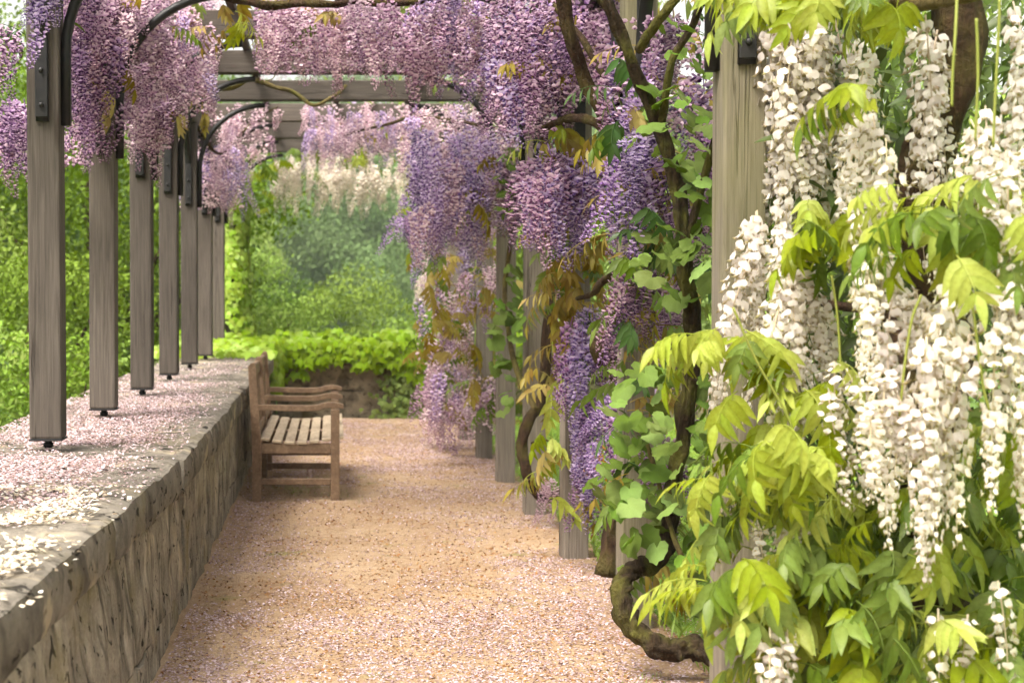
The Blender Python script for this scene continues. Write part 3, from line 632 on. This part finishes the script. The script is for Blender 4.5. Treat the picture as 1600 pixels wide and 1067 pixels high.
# ------------------------------------------------------------------ right row
C = thing('wisteria_vine', 'old violet wisteria with dark gnarled branches on the nearer right posts', 'wisteria', at(980, 900, 4))
hang(C, 770, 870, -40, 120, 4.3, 5.6, 78, .85, 1.15, [VIOLET, MAUVE, DEEP]); hang(C, 855, 960, -60, 95, 4.4, 5.2, 44, .85, 1.1, [DEEP, MAUVE])
loose(C, [(770, 870, 0, 210, 4.3, 5.6), (855, 960, 0, 160, 4.4, 5.2), (960, 1110, 30, 210, 3.8, 4.5)], 5000, MAUVE); hang(C, 818, 955, 222, 275, 4.35, 4.9, 32, .95, 1.25, [VIOLET, MAUVE], 'near'); hang(C, 960, 1115, 10, 150, 3.75, 4.5, 26, .8, 1.05, [MAUVE, DEEP, VIOLET], 'near'); hang(C, 1085, 1122, 160, 300, 3.8, 4.2, 9, .8, 1., [MAUVE, DEEP], 'near')
hang(C, 975, 1085, 300, 350, 4.1, 4.5, 12, .75, 1., [MAUVE, DEEP], 'near'); hang(C, 893, 945, 465, 545, 4.55, 4.85, 15, .85, 1.1, [DEEP, VIOLET], 'near'); hang(C, 885, 930, 610, 735, 4.5, 4.8, 13, .75, .95, [DEEP, VIOLET], 'near')
hang(C, 955, 1005, 560, 680, 4.1, 4.6, 12, .7, 1., [VIOLET, DEEP], 'near'); hang(C, 950, 1060, 425, 500, 4.2, 4.6, 13, .7, .95, [DEEP, MAUVE], 'near'); hang(C, 1010, 1110, 620, 700, 3.9, 4.3, 6, .6, .8, [MAUVE], 'near')
leaves(C, 865, 970, 370, 460, 4.55, 4.8, 16, [BRONZE], 'young', s=(.8, 1.1)); leaves(C, 920, 1010, 195, 270, 4.1, 4.4, 8, [BRONZE], 'young'); leaves(C, 840, 900, 540, 790, 4.6, 5, 12, [BRONZE, LIME], 'young'); leaves(C, 840, 920, 195, 225, 4.4, 4.7, 9, [BRONZE, LIME], 'young')
leaves(C, 860, 950, 380, 600, 4.9, 5.4, 26, [BRONZE, GREEN], 'mid'); leaves(C, 960, 1110, 40, 640, 4.6, 5.2, 60, [DARKG, GREEN, BRONZE], 'mid', s=(.9, 1.4)); leaves(C, 780, 1100, -60, 150, 4.4, 5.6, 44, [DARKG, BRONZE], 'mid')
hang(C, 965, 1035, 60, 330, 3.7, 3.9, 16, .75, 1., [DEEP, MAUVE, VIOLET], 'near'); leaves(C, 960, 1040, 60, 420, 3.75, 3.9, 24, [DARKG, BRONZE, GREEN], 'mid', s=(.9, 1.2)); hang(C, 975, 1030, 395, 440, 3.75, 3.9, 7, .8, 1., [DEEP, MAUVE], 'near'); hang(C, 1000, 1060, 690, 760, 3.75, 3.9, 5, .6, .8, [DEEP], 'near')
leaves(C, 965, 1040, 300, 900, 3.8, 3.92, 34, [DARKG, GREEN, BRONZE], 'mid', s=(.9, 1.2)); leaves(C, 870, 930, 300, 560, 4.75, 4.9, 22, [BRONZE, BRONZE, GREEN], 'mid', s=(.9, 1.3))
part_tube('trunk', C, [(955, 905, 4.15), (968, 800, 4.2), (1000, 690, 4.25), (985, 610, 4.2), (945, 545, 4.15), (975, 490, 4.15), (1010, 420, 4.2), (985, 300, 4.2), (955, 200, 4.15), (905, 90, 4.1), (868, -30, 4.05)], .046, .026, BARKD, 16, .24, .03, seed=4)
part_tube('branch', C, [(962, 215, 4.1), (930, 190, 4.2), (895, 185, 4.35), (850, 200, 4.5)], .026, .016, BARKD, 9); part_tube('branch', C, [(950, 130, 4.1), (905, 60, 4.3), (860, 0, 4.5), (840, -60, 4.5)], .016, .014, BARKD, 9, seed=12)
part_tube('branch', C, [(960, 420, 4.2), (925, 460, 4.4), (900, 470, 4.6)], .02, .01, BARKD, 8)
D = thing('wisteria_vine', 'wisteria with bronze young leaves on the farther right posts', 'wisteria', at(836, 802, 6))
loose(D, [(640, 765, 210, 390, 6, 7.3), (725, 835, 200, 350, 6, 7)], 4000, VIOLET); loose(D, [(650, 740, 430, 690, 7.4, 8.6), (720, 800, 590, 680, 7.2, 8.2), (725, 835, 200, 350, 6, 7)], 3200, PINK); hang(D, 648, 760, 200, 325, 6, 7.2, 84, .95, 1.3, [VIOLET, VIOLET, PINK]); hang(D, 622, 675, 325, 345, 6.8, 7.3, 10, .8, 1.1, [DEEP, VIOLET]); hang(D, 730, 830, 190, 300, 6, 7, 46, .85, 1.15, [PINK, VIOLET, MAUVE]); hang(D, 668, 728, 470, 640, 7.4, 8.6, 46, .85, 1.2, [VIOLET, PINK, MAUVE]); hang(D, 648, 770, 380, 470, 7.4, 8.6, 26, .8, 1.1, [VIOLET, MAUVE, PINK]); hang(D, 722, 795, 585, 640, 7.2, 8.2, 18, .7, .9, [PINK, MAUVE]); hang(D, 740, 860, 300, 480, 7.2, 7.9, 12, .7, 1., [PINK, MAUVE]); hang(D, 860, 890, 340, 560, 5.4, 6.6, 14, .7, 1., [MAUVE, PINK])
hang(D, 845, 870, 740, 745, 5.6, 5.8, 3, .6, .7, [PINK], 'near')
leaves(D, 650, 770, 395, 560, 7.3, 8.6, 84, [BRONZE, BRONZE, GREEN], 'mid', s=(.9, 1.4)); leaves(D, 690, 800, 540, 650, 7.3, 8.4, 44, [BRONZE, GREEN], 'mid', s=(.9, 1.3)); leaves(D, 700, 860, 230, 400, 7.1, 7.9, 18, [BRONZE, LIME], 'mid'); leaves(D, 840, 880, 540, 620, 5.7, 6, 10, [BRONZE], 'young'); leaves(D, 730, 800, 240, 330, 6, 6.4, 8, [BRONZE, LIME], 'young'); leaves(D, 640, 700, 280, 400, 8, 9, 14, [BRONZE, LIME], 'mid')
leaves(D, 800, 890, 330, 640, 7.3, 8.6, 26, [GREEN, BRONZE, DARKG], 'mid', s=(1, 1.5))
part_tube('trunk', D, [(893, 768, 5.75), (850, 775, 5.72), (822, 748, 5.7), (816, 705, 5.7), (830, 655, 5.7), (846, 620, 5.75), (856, 520, 5.85), (868, 420, 5.9), (860, 300, 5.9), (850, 200, 5.8)], .034, .03, BARKD, 12, .14, .02, seed=7)
part_tube('branch', D, [(836, 640, 5.7), (815, 595, 5.8), (795, 530, 6), (788, 460, 6.1), (798, 390, 6.1), (806, 330, 6.1), (790, 250, 6.1)], .018, .014, TWIG, 9, seed=9); part_tube('branch', D, [(830, 690, 5.7), (850, 685, 5.65), (868, 695, 5.6)], .008, .004, BARKD, 6)
vine_leaves(D, 765, 815, 410, 650, 5.85, 6.1, 30, .085, VINEL); vine_leaves(D, 770, 815, 230, 330, 5.9, 6.1, 14, .08, VINEL)

# leaf roof over the right row, out of the picture above, that shades the posts
n = 2000; pts = np.stack([rng.normal(1.5, .42, n), rng.uniform(5.0, 14.5, n), 3.0 + .5*rng.random(n)], -1); dr = unit(rng.normal(size=(n, 3)) + np.array([0, 0, -.5]))
V, F, t, a = batch(LF3, frames(dr, [.2, -.6, .7])*rng.uniform(.08, .13, n)[:, None, None], pts); b = WL[C.name]
tag(add('roof_leaves', mesh_np('roof_leaves', V - b, F, t, a), GREEN, C, b), kind='stuff')
# ------------------------------------------------------------------ leafy climber with rounded leaves on a mossy trunk
G = thing('grape_vine', 'mossy vine trunk looping off the ground, clothed in rounded lobed green leaves', 'vine', at(1060, 1040, 3.5))
part_tube('trunk', G, [(1140, 1040, 3.35), (1090, 1012, 3.4), (1040, 1014, 3.4), (995, 985, 3.42), (972, 935, 3.45), (985, 890, 3.5), (1030, 868, 3.55), (1052, 780, 3.6), (1066, 660, 3.62), (1082, 540, 3.62), (1068, 420, 3.6), (1060, 300, 3.6), (1015, 150, 3.55), (955, 30, 3.5), (920, -60, 3.5)], .040, .020, BARK, 20, .28, .022, n=220, ridges=6, twist=18, seed=2)
part_tube('branch', G, [(1064, 400, 3.6), (1090, 320, 3.58), (1115, 230, 3.5), (1125, 120, 3.4), (1122, -20, 3.3)], .016, .013, BARK, 10, seed=13); part_tube('branch', G, [(1035, 190, 3.55), (1050, 100, 3.5), (1085, 40, 3.45), (1110, -40, 3.4)], .015, .012, BARK, 10, seed=14)
part_tube('branch', G, [(1000, 80, 3.5), (1040, 20, 3.4), (1080, -30, 3.4)], .018, .016, BARK, 10, seed=15); part_tube('branch', G, [(1130, 1000, 3.3), (1080, 900, 3.4), (1050, 830, 3.5), (1020, 720, 3.6), (1000, 640, 3.6)], .012, .007, TWIG, 7)
for a in ((980, 1140, 160, 230, 14), (985, 1150, 360, 470, 30), (1030, 1140, 200, 360, 26), (1000, 1130, 10, 160, 16), (945, 1050, 570, 690, 24), (930, 1100, 690, 800, 34), (970, 1120, 790, 890, 30), (1040, 1110, 890, 960, 8), (1080, 1125, 580, 700, 12)):
    vine_leaves(G, *a[:4], 3.35, 3.75, a[4], .076, VINEL)

# ------------------------------------------------------------------ white wisteria, near right
E = thing('white_wisteria', 'cream white wisteria trailing long racemes and lime leaves in the right foreground', 'wisteria', at(1480, 1067, 2.1))
W1 = [WHITE]
for a in ((1200, 1295, 15, 60, 2.85, 3.1, 20), (1200, 1290, 110, 170, 2.9, 3.1, 10), (1170, 1200, 330, 390, 2.75, 2.85, 4), (1215, 1250, 340, 430, 2.6, 2.75, 7), (1315, 1355, 40, 80, 2.8, 2.95, 3), (1345, 1385, 160, 250, 2.5, 2.65, 5), (1335, 1370, 330, 390, 2.45, 2.6, 5),
          (1425, 1465, 20, 60, 2.5, 2.7, 3), (1410, 1440, 430, 470, 2.25, 2.4, 4), (1462, 1490, 430, 470, 2.25, 2.4, 4), (1500, 1545, 160, 200, 2.25, 2.45, 3), (1570, 1615, 180, 280, 2.25, 2.45, 4), (1560, 1610, 430, 480, 2.2, 2.35, 5), (1440, 1485, 510, 530, 2.2, 2.3, 2), (1220, 1290, 430, 490, 2.95, 3.1, 4), (1575, 1620, -20, 40, 2.4, 2.6, 3)):
    hang(E, *a[:6], a[6], .75, 1.05, W1, 'white', (.85, 1.2))
hang(E, 1290, 1350, 560, 620, 2.45, 2.5, 3, .6, .8, W1, 'thin'); hang(E, 1380, 1460, 560, 610, 2.2, 2.3, 6, .7, .9, W1, 'thin'); hang(E, 1180, 1260, 960, 990, 2.3, 2.4, 4, .6, .8, W1, 'thin'); hang(E, 1210, 1310, 790, 820, 2.5, 2.6, 6, .5, .6, W1, 'thin'); hang(E, 1440, 1600, 900, 960, 2.2, 2.4, 5, .6, .8, W1, 'thin')
for a in ((1150, 1220, -40, 0, 2.6, 2.8, 12), (1190, 1480, -40, 10, 2.5, 2.8, 36), (1330, 1380, 130, 160, 2.4, 2.5, 5), (1250, 1330, 310, 420, 2.5, 2.65, 14), (1400, 1620, 270, 400, 2.2, 2.5, 34), (1120, 1190, 510, 540, 2.55, 2.7, 8), (1070, 1130, 515, 535, 2.6, 2.7, 5), (1090, 1150, 880, 940, 2.4, 2.55, 9), (1110, 1160, 735, 760, 2.5, 2.6, 4), (1135, 1190, 600, 720, 2.55, 2.7, 4), (1130, 1190, 790, 870, 2.5, 2.6, 5), (1180, 1300, 660, 740, 2.4, 2.7, 26), (1170, 1260, 740, 800, 2.4, 2.6, 10), (1150, 1240, 860, 930, 2.35, 2.55, 20), (1240, 1310, 560, 640, 2.5, 2.6, 9)):
    leaves(E, *a[:6], a[6], [LIME, LIME, LIME, GREEN], 'near', (2.2, 5.2), (.6, .95))
for a in ((1240, 1620, 790, 900, 2.4, 2.8, 70), (1220, 1620, 900, 1060, 2.3, 2.6, 92), (1330, 1620, 730, 820, 2.5, 2.8, 40), (1400, 1620, 640, 740, 2.6, 2.8, 14)):
    leaves(E, *a[:6], a[6], [LIME, GREEN], 'near', (2.0, 5.6), (.65, 1.))
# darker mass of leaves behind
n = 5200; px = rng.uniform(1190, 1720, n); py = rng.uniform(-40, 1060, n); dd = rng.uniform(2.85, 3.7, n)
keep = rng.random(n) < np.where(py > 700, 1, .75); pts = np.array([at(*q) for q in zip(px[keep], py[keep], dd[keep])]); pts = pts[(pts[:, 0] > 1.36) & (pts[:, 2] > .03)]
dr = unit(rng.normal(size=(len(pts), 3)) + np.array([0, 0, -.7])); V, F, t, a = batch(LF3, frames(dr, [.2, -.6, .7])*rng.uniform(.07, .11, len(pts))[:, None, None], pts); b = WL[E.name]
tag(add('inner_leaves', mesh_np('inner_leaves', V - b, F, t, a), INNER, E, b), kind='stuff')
part_tube('trunk', E, [(1480, 1000, 2.75), (1470, 900, 2.75), (1440, 700, 2.75), (1475, 500, 2.75), (1430, 300, 2.75), (1490, 100, 2.7), (1480, -80, 2.7)], .075, .06, BARKD, 14, .18, .03)
part_tube('branch', E, [(1450, 640, 2.3), (1390, 500, 2.5), (1360, 480, 2.7), (1250, 470, 3)], .02, .012, BARKD, 9)
part_tube('branch', E, [(1600, -30, 2.3), (1450, 10, 2.5), (1300, -10, 2.8), (1150, -30, 3)], .02, .015, TWIG, 8)
for a in ([(1495, 0, 2.2), (1492, 60, 2.18), (1488, 120, 2.18), (1487, 165, 2.18)], [(1562, 0, 2.2), (1558, 90, 2.2), (1552, 230, 2.2)], [(1440, 460, 2.25), (1425, 500, 2.25), (1412, 580, 2.25), (1405, 650, 2.25)], [(1512, 440, 2.2), (1522, 500, 2.2), (1535, 600, 2.2), (1545, 640, 2.2)], [(1300, 430, 2.5), (1310, 500, 2.5), (1314, 590, 2.5)], [(1525, 30, 2.2), (1528, 120, 2.2), (1524, 220, 2.2)], [(1145, 480, 2.5), (1180, 560, 2.5), (1230, 650, 2.5), (1245, 700, 2.5)]):
    part_tube('stem', E, a, .0035, .003, STEM, 6, 0, .002)
WF = thing('white_wisteria', 'pale wisteria curtain hanging blurred at the far end of the pergola', 'wisteria', at(540, 240, 11))
hang(WF, 430, 645, 235, 275, 10.6, 11.6, 70, .8, 1.1, [PALE], 'back', (.7, 1.1)); leaves(WF, 390, 640, 225, 265, 10.4, 11.4, 26, [LIME, GREEN], 'mid', s=(1, 1.6)); leaves(WF, 380, 440, 250, 330, 10.8, 11.5, 12, [LIME], 'mid')
hang(WF, 652, 668, 400, 440, 9.6, 10.2, 5, .8, 1., [PALE], 'back'); part_tube('branch', WF, [(360, 225, 11), (450, 232, 11), (560, 228, 11), (680, 235, 11)], .03, .02, BARKD)

# ------------------------------------------------------------------ ivy
def ivy_leaf_frames(pts, nrm): 
    n = len(pts); dn = np.stack([rng.normal(0, .5, n), rng.normal(0, .2, n), -1 - 0*rng.random(n)], -1); x = unit(dn - (dn*nrm).sum(-1, keepdims=True)*nrm*.8)
    return frames(x, nrm + rng.normal(0, .25, (n, 3)))
IVM = []
for q in range(4):
    me = mesh_np('leaf', IVY_LEAF[0], IVY_LEAF[1], IVY_LEAF[2], np.full(len(IVY_LEAF[0]), q/3), True); me.materials.append(IVYL); IVM.append(me)
def ivy(root, pts, nrm, size, n_obj):
    fr = ivy_leaf_frames(pts, nrm); sz = rng.uniform(size*.6, size*1.25, len(pts)); order = np.argsort(pts[:, 1]); k = order[:n_obj]; rest = order[n_obj:]
    for i in k:
        o = add('leaf', random.choice(IVM), None, root, pts[i]); o.rotation_euler = Matrix(fr[i].tolist()).to_euler(); o.scale = (sz[i],)*3
    if len(rest):
        V, F, t, a = batch(IVY_LEAF, fr[rest]*sz[rest][:, None, None], pts[rest]); b = WL[root.name]; tag(add('dense_leaves', mesh_np('dense_leaves', V - b, F, t, a, True), IVYL, root, b), kind='stuff')
iv = thing('ivy', 'lime green ivy spilling over the low wall at the end of the path', 'ivy', (1, 15.9, .8))
n = 2600; X = rng.uniform(-1.75, 3.6, n); u = rng.random(n); hh = .05 + .17*np.clip(.45 + .6*fbm(np.stack([X*2.6, u*2, 0*X], -1), 3), 0, 1); Y = 15.5 + u*1.1
top = np.stack([X, Y, .76 + hh*np.sin(np.clip(u*1.15 + .12, 0, 1)*PI)**.5 + rng.normal(0, .02, n)], -1); tn = unit(np.stack([rng.normal(0, .3, n), -.9 + 1.1*u, np.ones(n)], -1))
n = 900; X = rng.uniform(-.95, 3.6, n); lo = .52 - .30*np.clip(fbm(np.stack([X*1.3 + 4, 0*X, 0*X], -1), 2), -.4, 1) - .25*np.exp(-((X + .66)/.16)**2)*1.0 - .30*np.exp(-((X - .85)/.20)**2) - .22*np.exp(-((X - 1.5)/.3)**2) + .24*np.exp(-((X-.15)/.42)**2)
z = lo + (.84 - lo)*rng.random(n)**.7; fr_ = np.stack([X, 15.50 - .05*rng.random(n) - .05*(z > .6), z], -1); fn = unit(np.stack([rng.normal(0, .3, n), -np.ones(n), .5 + 0*X], -1))
n = 420; X = rng.uniform(-.95, -.50, n); z = rng.uniform(.35, .86, n); cs = np.stack([X, 14.2 + 1.3*rng.random(n), z], -1); cs[:, 0] = -.60 + .07*rng.random(n) ; cn = unit(np.stack([np.ones(n), -.5 + 0*z, .5 + 0*z], -1))
n = 900; X = rng.uniform(-1.75, -.55, n); Y = rng.uniform(13.6, 15.6, n); kp = rng.random(n) < np.clip((Y - 13.4)/1.2, 0, 1); lt = np.stack([X, Y, .79 + .10*rng.random(n)*np.clip((Y-13.5)/1.2, 0, 1)], -1)[kp]; ln_ = unit(np.stack([0*X, -.5 + 0*X, 1 + 0*X], -1))[kp]
ivy(iv, np.concatenate([fr_, top, cs, lt]), np.concatenate([fn, tn, cn, ln_]), .085, 300)
ic = thing('ivy', 'bright green ivy column climbing the last post at the end of the left wall', 'ivy', (-1.1, 16.3, .8))
n = 1500; th = rng.random(n)*6.28; z = rng.uniform(.75, 2.75, n); r = .17 + .05*fbm(np.stack([np.cos(th)*1.2, np.sin(th)*1.2, z*2.5], -1), 2) + .05*(z < 1.1)
ivy(ic, np.stack([LX + .07 + r*np.cos(th), 16.42 + r*np.sin(th), z], -1), unit(np.stack([np.cos(th), np.sin(th), .4 + 0*z], -1)), .075, 300)
n = 420; X = rng.normal(.83, .17, n); iv2 = thing('ivy', 'small dark ivy growing at the foot of the end wall', 'ivy', (.83, 15.4, 0))
V, F, t, a = batch(IVY_LEAF, ivy_leaf_frames(np.stack([X, 0*X, 0*X], -1), unit(np.stack([rng.normal(0, .4, n), -np.ones(n), .5 + 0*X], -1)))*rng.uniform(.03, .06, n)[:, None, None], np.stack([X - .83, .22 - .16*rng.random(n), .03 + .45*rng.random(n)**1.8], -1)); tag(add('dense_leaves', mesh_np('ivy', V, F, t, a, True), GREEN, iv2, WL[iv2.name]), kind='stuff')

# ------------------------------------------------------------------ small plants: needle shrub, orange flowers
ys_ = thing('needle_shrub', 'dark green needle-leaved shrub behind the nearest left post', 'shrub', (-2.15, 6.6, -.6))
nd = leaflet(2, .09, 0, .1); MM, TT = [], []
for i in range(60):
    p0 = np.array([-2.3 + random.gauss(0, .3), 6.9 + random.gauss(0, .5), .2]); d_ = unit(np.array([random.gauss(.15, .7), random.gauss(-.2, .6), random.uniform(.3, .9)])); ln = random.uniform(.35, .62)
    for t in np.linspace(.1, 1, 44):
        p = p0 + d_*ln*t + np.array([0, 0, -.18*t*t]); s_ = unit(np.cross(d_, rng.normal(size=3))); MM.append(frames(unit(s_*.9 + d_*.6), [0, 0, 1.])*random.uniform(.028, .045)); TT.append(p)
V, F, t, a = batch(nd, np.array(MM), np.array(TT)); b = WL[ys_.name]; add('foliage', mesh_np('foliage', V - b, F, t, a), NEEDLE, ys_, b)
V, F, t, a = tube([(-2.3, 6.9, -2.2), (-2.32, 6.9, -.6), (-2.3, 6.9, .3)], .05, .02, 8, 8); add('stem', mesh_np('stem', V - b, F, t, a, True), BARKD, ys_, b)
of = thing('orange_flower', 'orange flowers on leafy stems on the lawn behind the right posts', 'flower', (1.75, 6.6, 0))
for i in range(7):
    bx, bz = at(random.uniform(915, 945), random.uniform(700, 735), 4.9)[[0, 2]]; byy = 7.3 + random.gauss(0, .06); st = tube([(1.95, 7.35, 0), ((1.95 + bx)/2, 7.33, bz*.6), (bx, byy, bz)], .004, .003, 5, 8)
    bb = np.array([bx, byy, bz]); add('stem', mesh_np('stem', st[0] - bb, *st[1:], True), STEM, of, bb); th = np.arange(6)*PI/3
    V, F, t, a = batch(leaflet(4, .6, .15, .35), frames(np.stack([np.cos(th), np.sin(th), .5 + 0*th], -1), [0, 0, 1.])*.07, np.zeros((6, 3))); o = add('blossom', mesh_np('blossom', V, F, t, a, True), ORANGE, of, bb); o.rotation_euler = (random.gauss(.9, .3), 0, random.random()*6)
n = 160; V, F, t, a = batch(LF3, frames(unit(rng.normal(size=(n, 3)) + [0, 0, .8]), [0, 0.3, 1.])*rng.uniform(.06, .14, n)[:, None, None], np.stack([rng.normal(.2, .16, n), .75 + rng.normal(0, .1, n), rng.uniform(.0, .42, n)], -1)); add('foliage', mesh_np('foliage', V, F, t, a), GREEN, of, WL[of.name])

# ------------------------------------------------------------------ trees beyond
dia = (np.array([(0, 0, 0), (.5, -.28, .05), (1, 0, -.12), (.5, .28, .05)]), np.array([(0, 1, 2), (0, 2, 3)]), np.array([.5, .2, .5, .8]))
def crown(Rr, H, clumps, per, leaf, seed):              # leaf clumps set on limbs, centred on the trunk axis, foot at z=0
    g = np.random.default_rng(seed); global rng; keep = rng; rng = g; br = []; P = []; D_ = []
    c = unit(g.normal(size=(clumps, 3)))*(g.random((clumps, 1))**.45); c[:, 2] = c[:, 2]*.5 + .5; prof = np.sin(np.clip(c[:, 2], .02, .98)*PI)**.55
    C_ = np.stack([c[:, 0]*Rr*(.35 + .75*prof), c[:, 1]*Rr*(.35 + .75*prof), H*(.14 + .84*c[:, 2])], -1); cr = Rr*g.uniform(.24, .42, clumps)
    for q, r_ in zip(C_, cr):
        d_ = unit(g.normal(size=(per, 3))); rr = r_*g.random((per, 1))**.24*(1 + .12*g.normal(size=(per, 1))); p = q + d_*rr*np.array([1.1, 1.1, .72]); P.append(p); D_.append(d_)
    P = np.concatenate(P); D_ = np.concatenate(D_); va = np.repeat(g.random(clumps), per)*.75 + g.random(len(P))*.25
    nr = unit(D_*np.array([1, 1, 1.3]) + np.array([0, 0, .25]) + g.normal(0, .55, (len(P), 3)))
    cr_ = batch(dia, frames(unit(np.cross(nr, g.normal(size=(len(P), 3))) + np.array([0, 0, -.5])), nr)*(leaf*g.uniform(.6, 1.3, len(P)))[:, None, None], P, va)
    tk = [tube([(0, 0, -.6), (.03*H, 0, .3*H), (0, .02*H, .8*H)], H*.028, H*.008, 9, 12, .1)]
    for q in C_[::3]: z0 = q[2]*.45; tk.append(tube([(.02*H, 0, z0), (q[0]*.5, q[1]*.5, z0 + (q[2]-z0)*.45), tuple(q)], H*.011, H*.003, 5, 7, wob=.05))
    rng = keep; return cr_, join(tk)
CR = [crown(2.6, 7, 34, 1000, .09, 3), crown(2.0, 4.2, 28, 900, .075, 5), crown(3.0, 9, 38, 1050, .11, 8), crown(1.5, 2.6, 22, 760, .055, 9)]
_cm = {}
def tree(X, Y, k, m, s, label, group=None, name='tree'):
    if (k, m.name) not in _cm:
        a = mesh_np('crown', *CR[k][0]); a.materials.append(m); t_ = mesh_np('trunk', *CR[k][1], True); t_.materials.append(BARKD); _cm[(k, m.name)] = (a, t_)
    z = float(hill(np.array([X]), np.array([Y]))[0]) - .1; t = thing(name, label, 'shrub' if name == 'shrub' else 'tree', (X, Y, z), group); a = random.random()*6.28
    for nm, me in zip(('crown', 'trunk'), _cm[(k, m.name)]): o = add(nm, me, None, t, (X, Y, z)); o.rotation_euler = (0, 0, a); o.scale = (s, s, s*random.uniform(.92, 1.08))
for X, Y, k, m, s, lb in ((-4.1, 15.5, 1, TREE1, 1.05, 'light green leafy tree at the left edge just beyond the wall'), (-3.2, 19, 0, TREE1, .95, 'fresh green tree seen between the second and third left posts'), (-4.9, 24, 0, TREE3, 1.2, 'taller mid green tree seen on both sides of the nearest left post'),
                          (-8, 30, 2, TREE1, 1.15, 'tall pale green tree behind the flowers in the upper left corner'), (-3.4, 11.5, 3, TREE1, 1.0, 'low leafy shrub over the wall left of the nearest post'), (-2.9, 14, 3, TREE1, 1.15, 'low bright shrub over the wall between the first two left posts')):
    tree(X, Y, k, m, s, lb)
tree(-3.4, 9.2, 1, TREE3, .72, 'dark green low tree close behind the two nearest left posts')
for X, Y, k, m, s, lb in ((-2.25, 21.5, 0, TREE1, .72, 'yellow green tree rising beside the ivy column'), (.1, 26, 1, TREE1, .93, 'round bright green bush in the middle distance beyond the bench'), (1.9, 28, 1, TREE1, .92, 'mid green bush left of the silvery shrub beyond the end wall'), (-1.3, 30, 1, TREE2, 1.02, 'green bush behind the armrests of the bench, right of the ivy column'), (2.0, 20.5, 3, SILVER, .85, 'silvery grey green shrub just beyond the end wall'), (3.9, 34, 1, TREE2, 1.02, 'green tree in the right of the centre background'), (-3.9, 38, 2, TREE1, .85, 'tall light green tree with bare twigs behind the ivy column')):
    tree(X, Y, k, m, s, lb)
for X, Y, k, m, s, lb in ((4.6, 22, 0, TREE1, .9, 'pale green tree glimpsed through the right posts behind the bronze leaves'), (6.5, 19, 0, TREE2, .9, 'green tree behind the nearest right post and the white flowers'), (5.2, 12.5, 1, TREE1, 1.05, 'leafy shrub on the lawn behind the white wisteria')):
    tree(X, Y, k, m, s, lb)
# the wooded hill far behind, one mass
P, M_ = [], []; n = 330; Y = 75 + rng.random(n)*120; X = Y*rng.uniform(-.42, .34, n); g3 = crown(4.2, 9, 34, 120, .26, 21)[0]
V0, F0, t0, a0 = g3; parts = []
for x_, y_ in zip(X, Y):
    if abs(x_) > .5*y_: continue
    s_ = random.uniform(.7, 1.25); a_ = random.random()*6.28; ca, sa = math.cos(a_)*s_, math.sin(a_)*s_; z_ = float(hill(np.array([x_]), np.array([y_]))[0])
    parts.append((V0@np.array([[ca, sa, 0], [-sa, ca, 0], [0, 0, s_]]) + np.array([x_, y_, z_ - .5]), F0, t0, a0*.6 + random.random()*.4))
V, F, t, a = join(parts); tag(add('forest', mesh_np('forest', V, F, t, a), TREE3), 'blurred blue green wooded hillside far behind the pergola', 'forest', kind='stuff')

# ------------------------------------------------------------------ the air between here and the hill
hz = box(700, 320, 60); k = NM('haze'); pv = k.n('ShaderNodeVolumePrincipled'); pv.inputs['Color'].default_value = (.86, .90, .92, 1); pv.inputs['Density'].default_value = .0006
k.t.links.new(pv.outputs[0], k.out.inputs['Volume']); tag(add('haze', hz, k.m, None, (0, 130, 22)), 'thin pale haze over the far hillside', 'haze', kind='stuff')
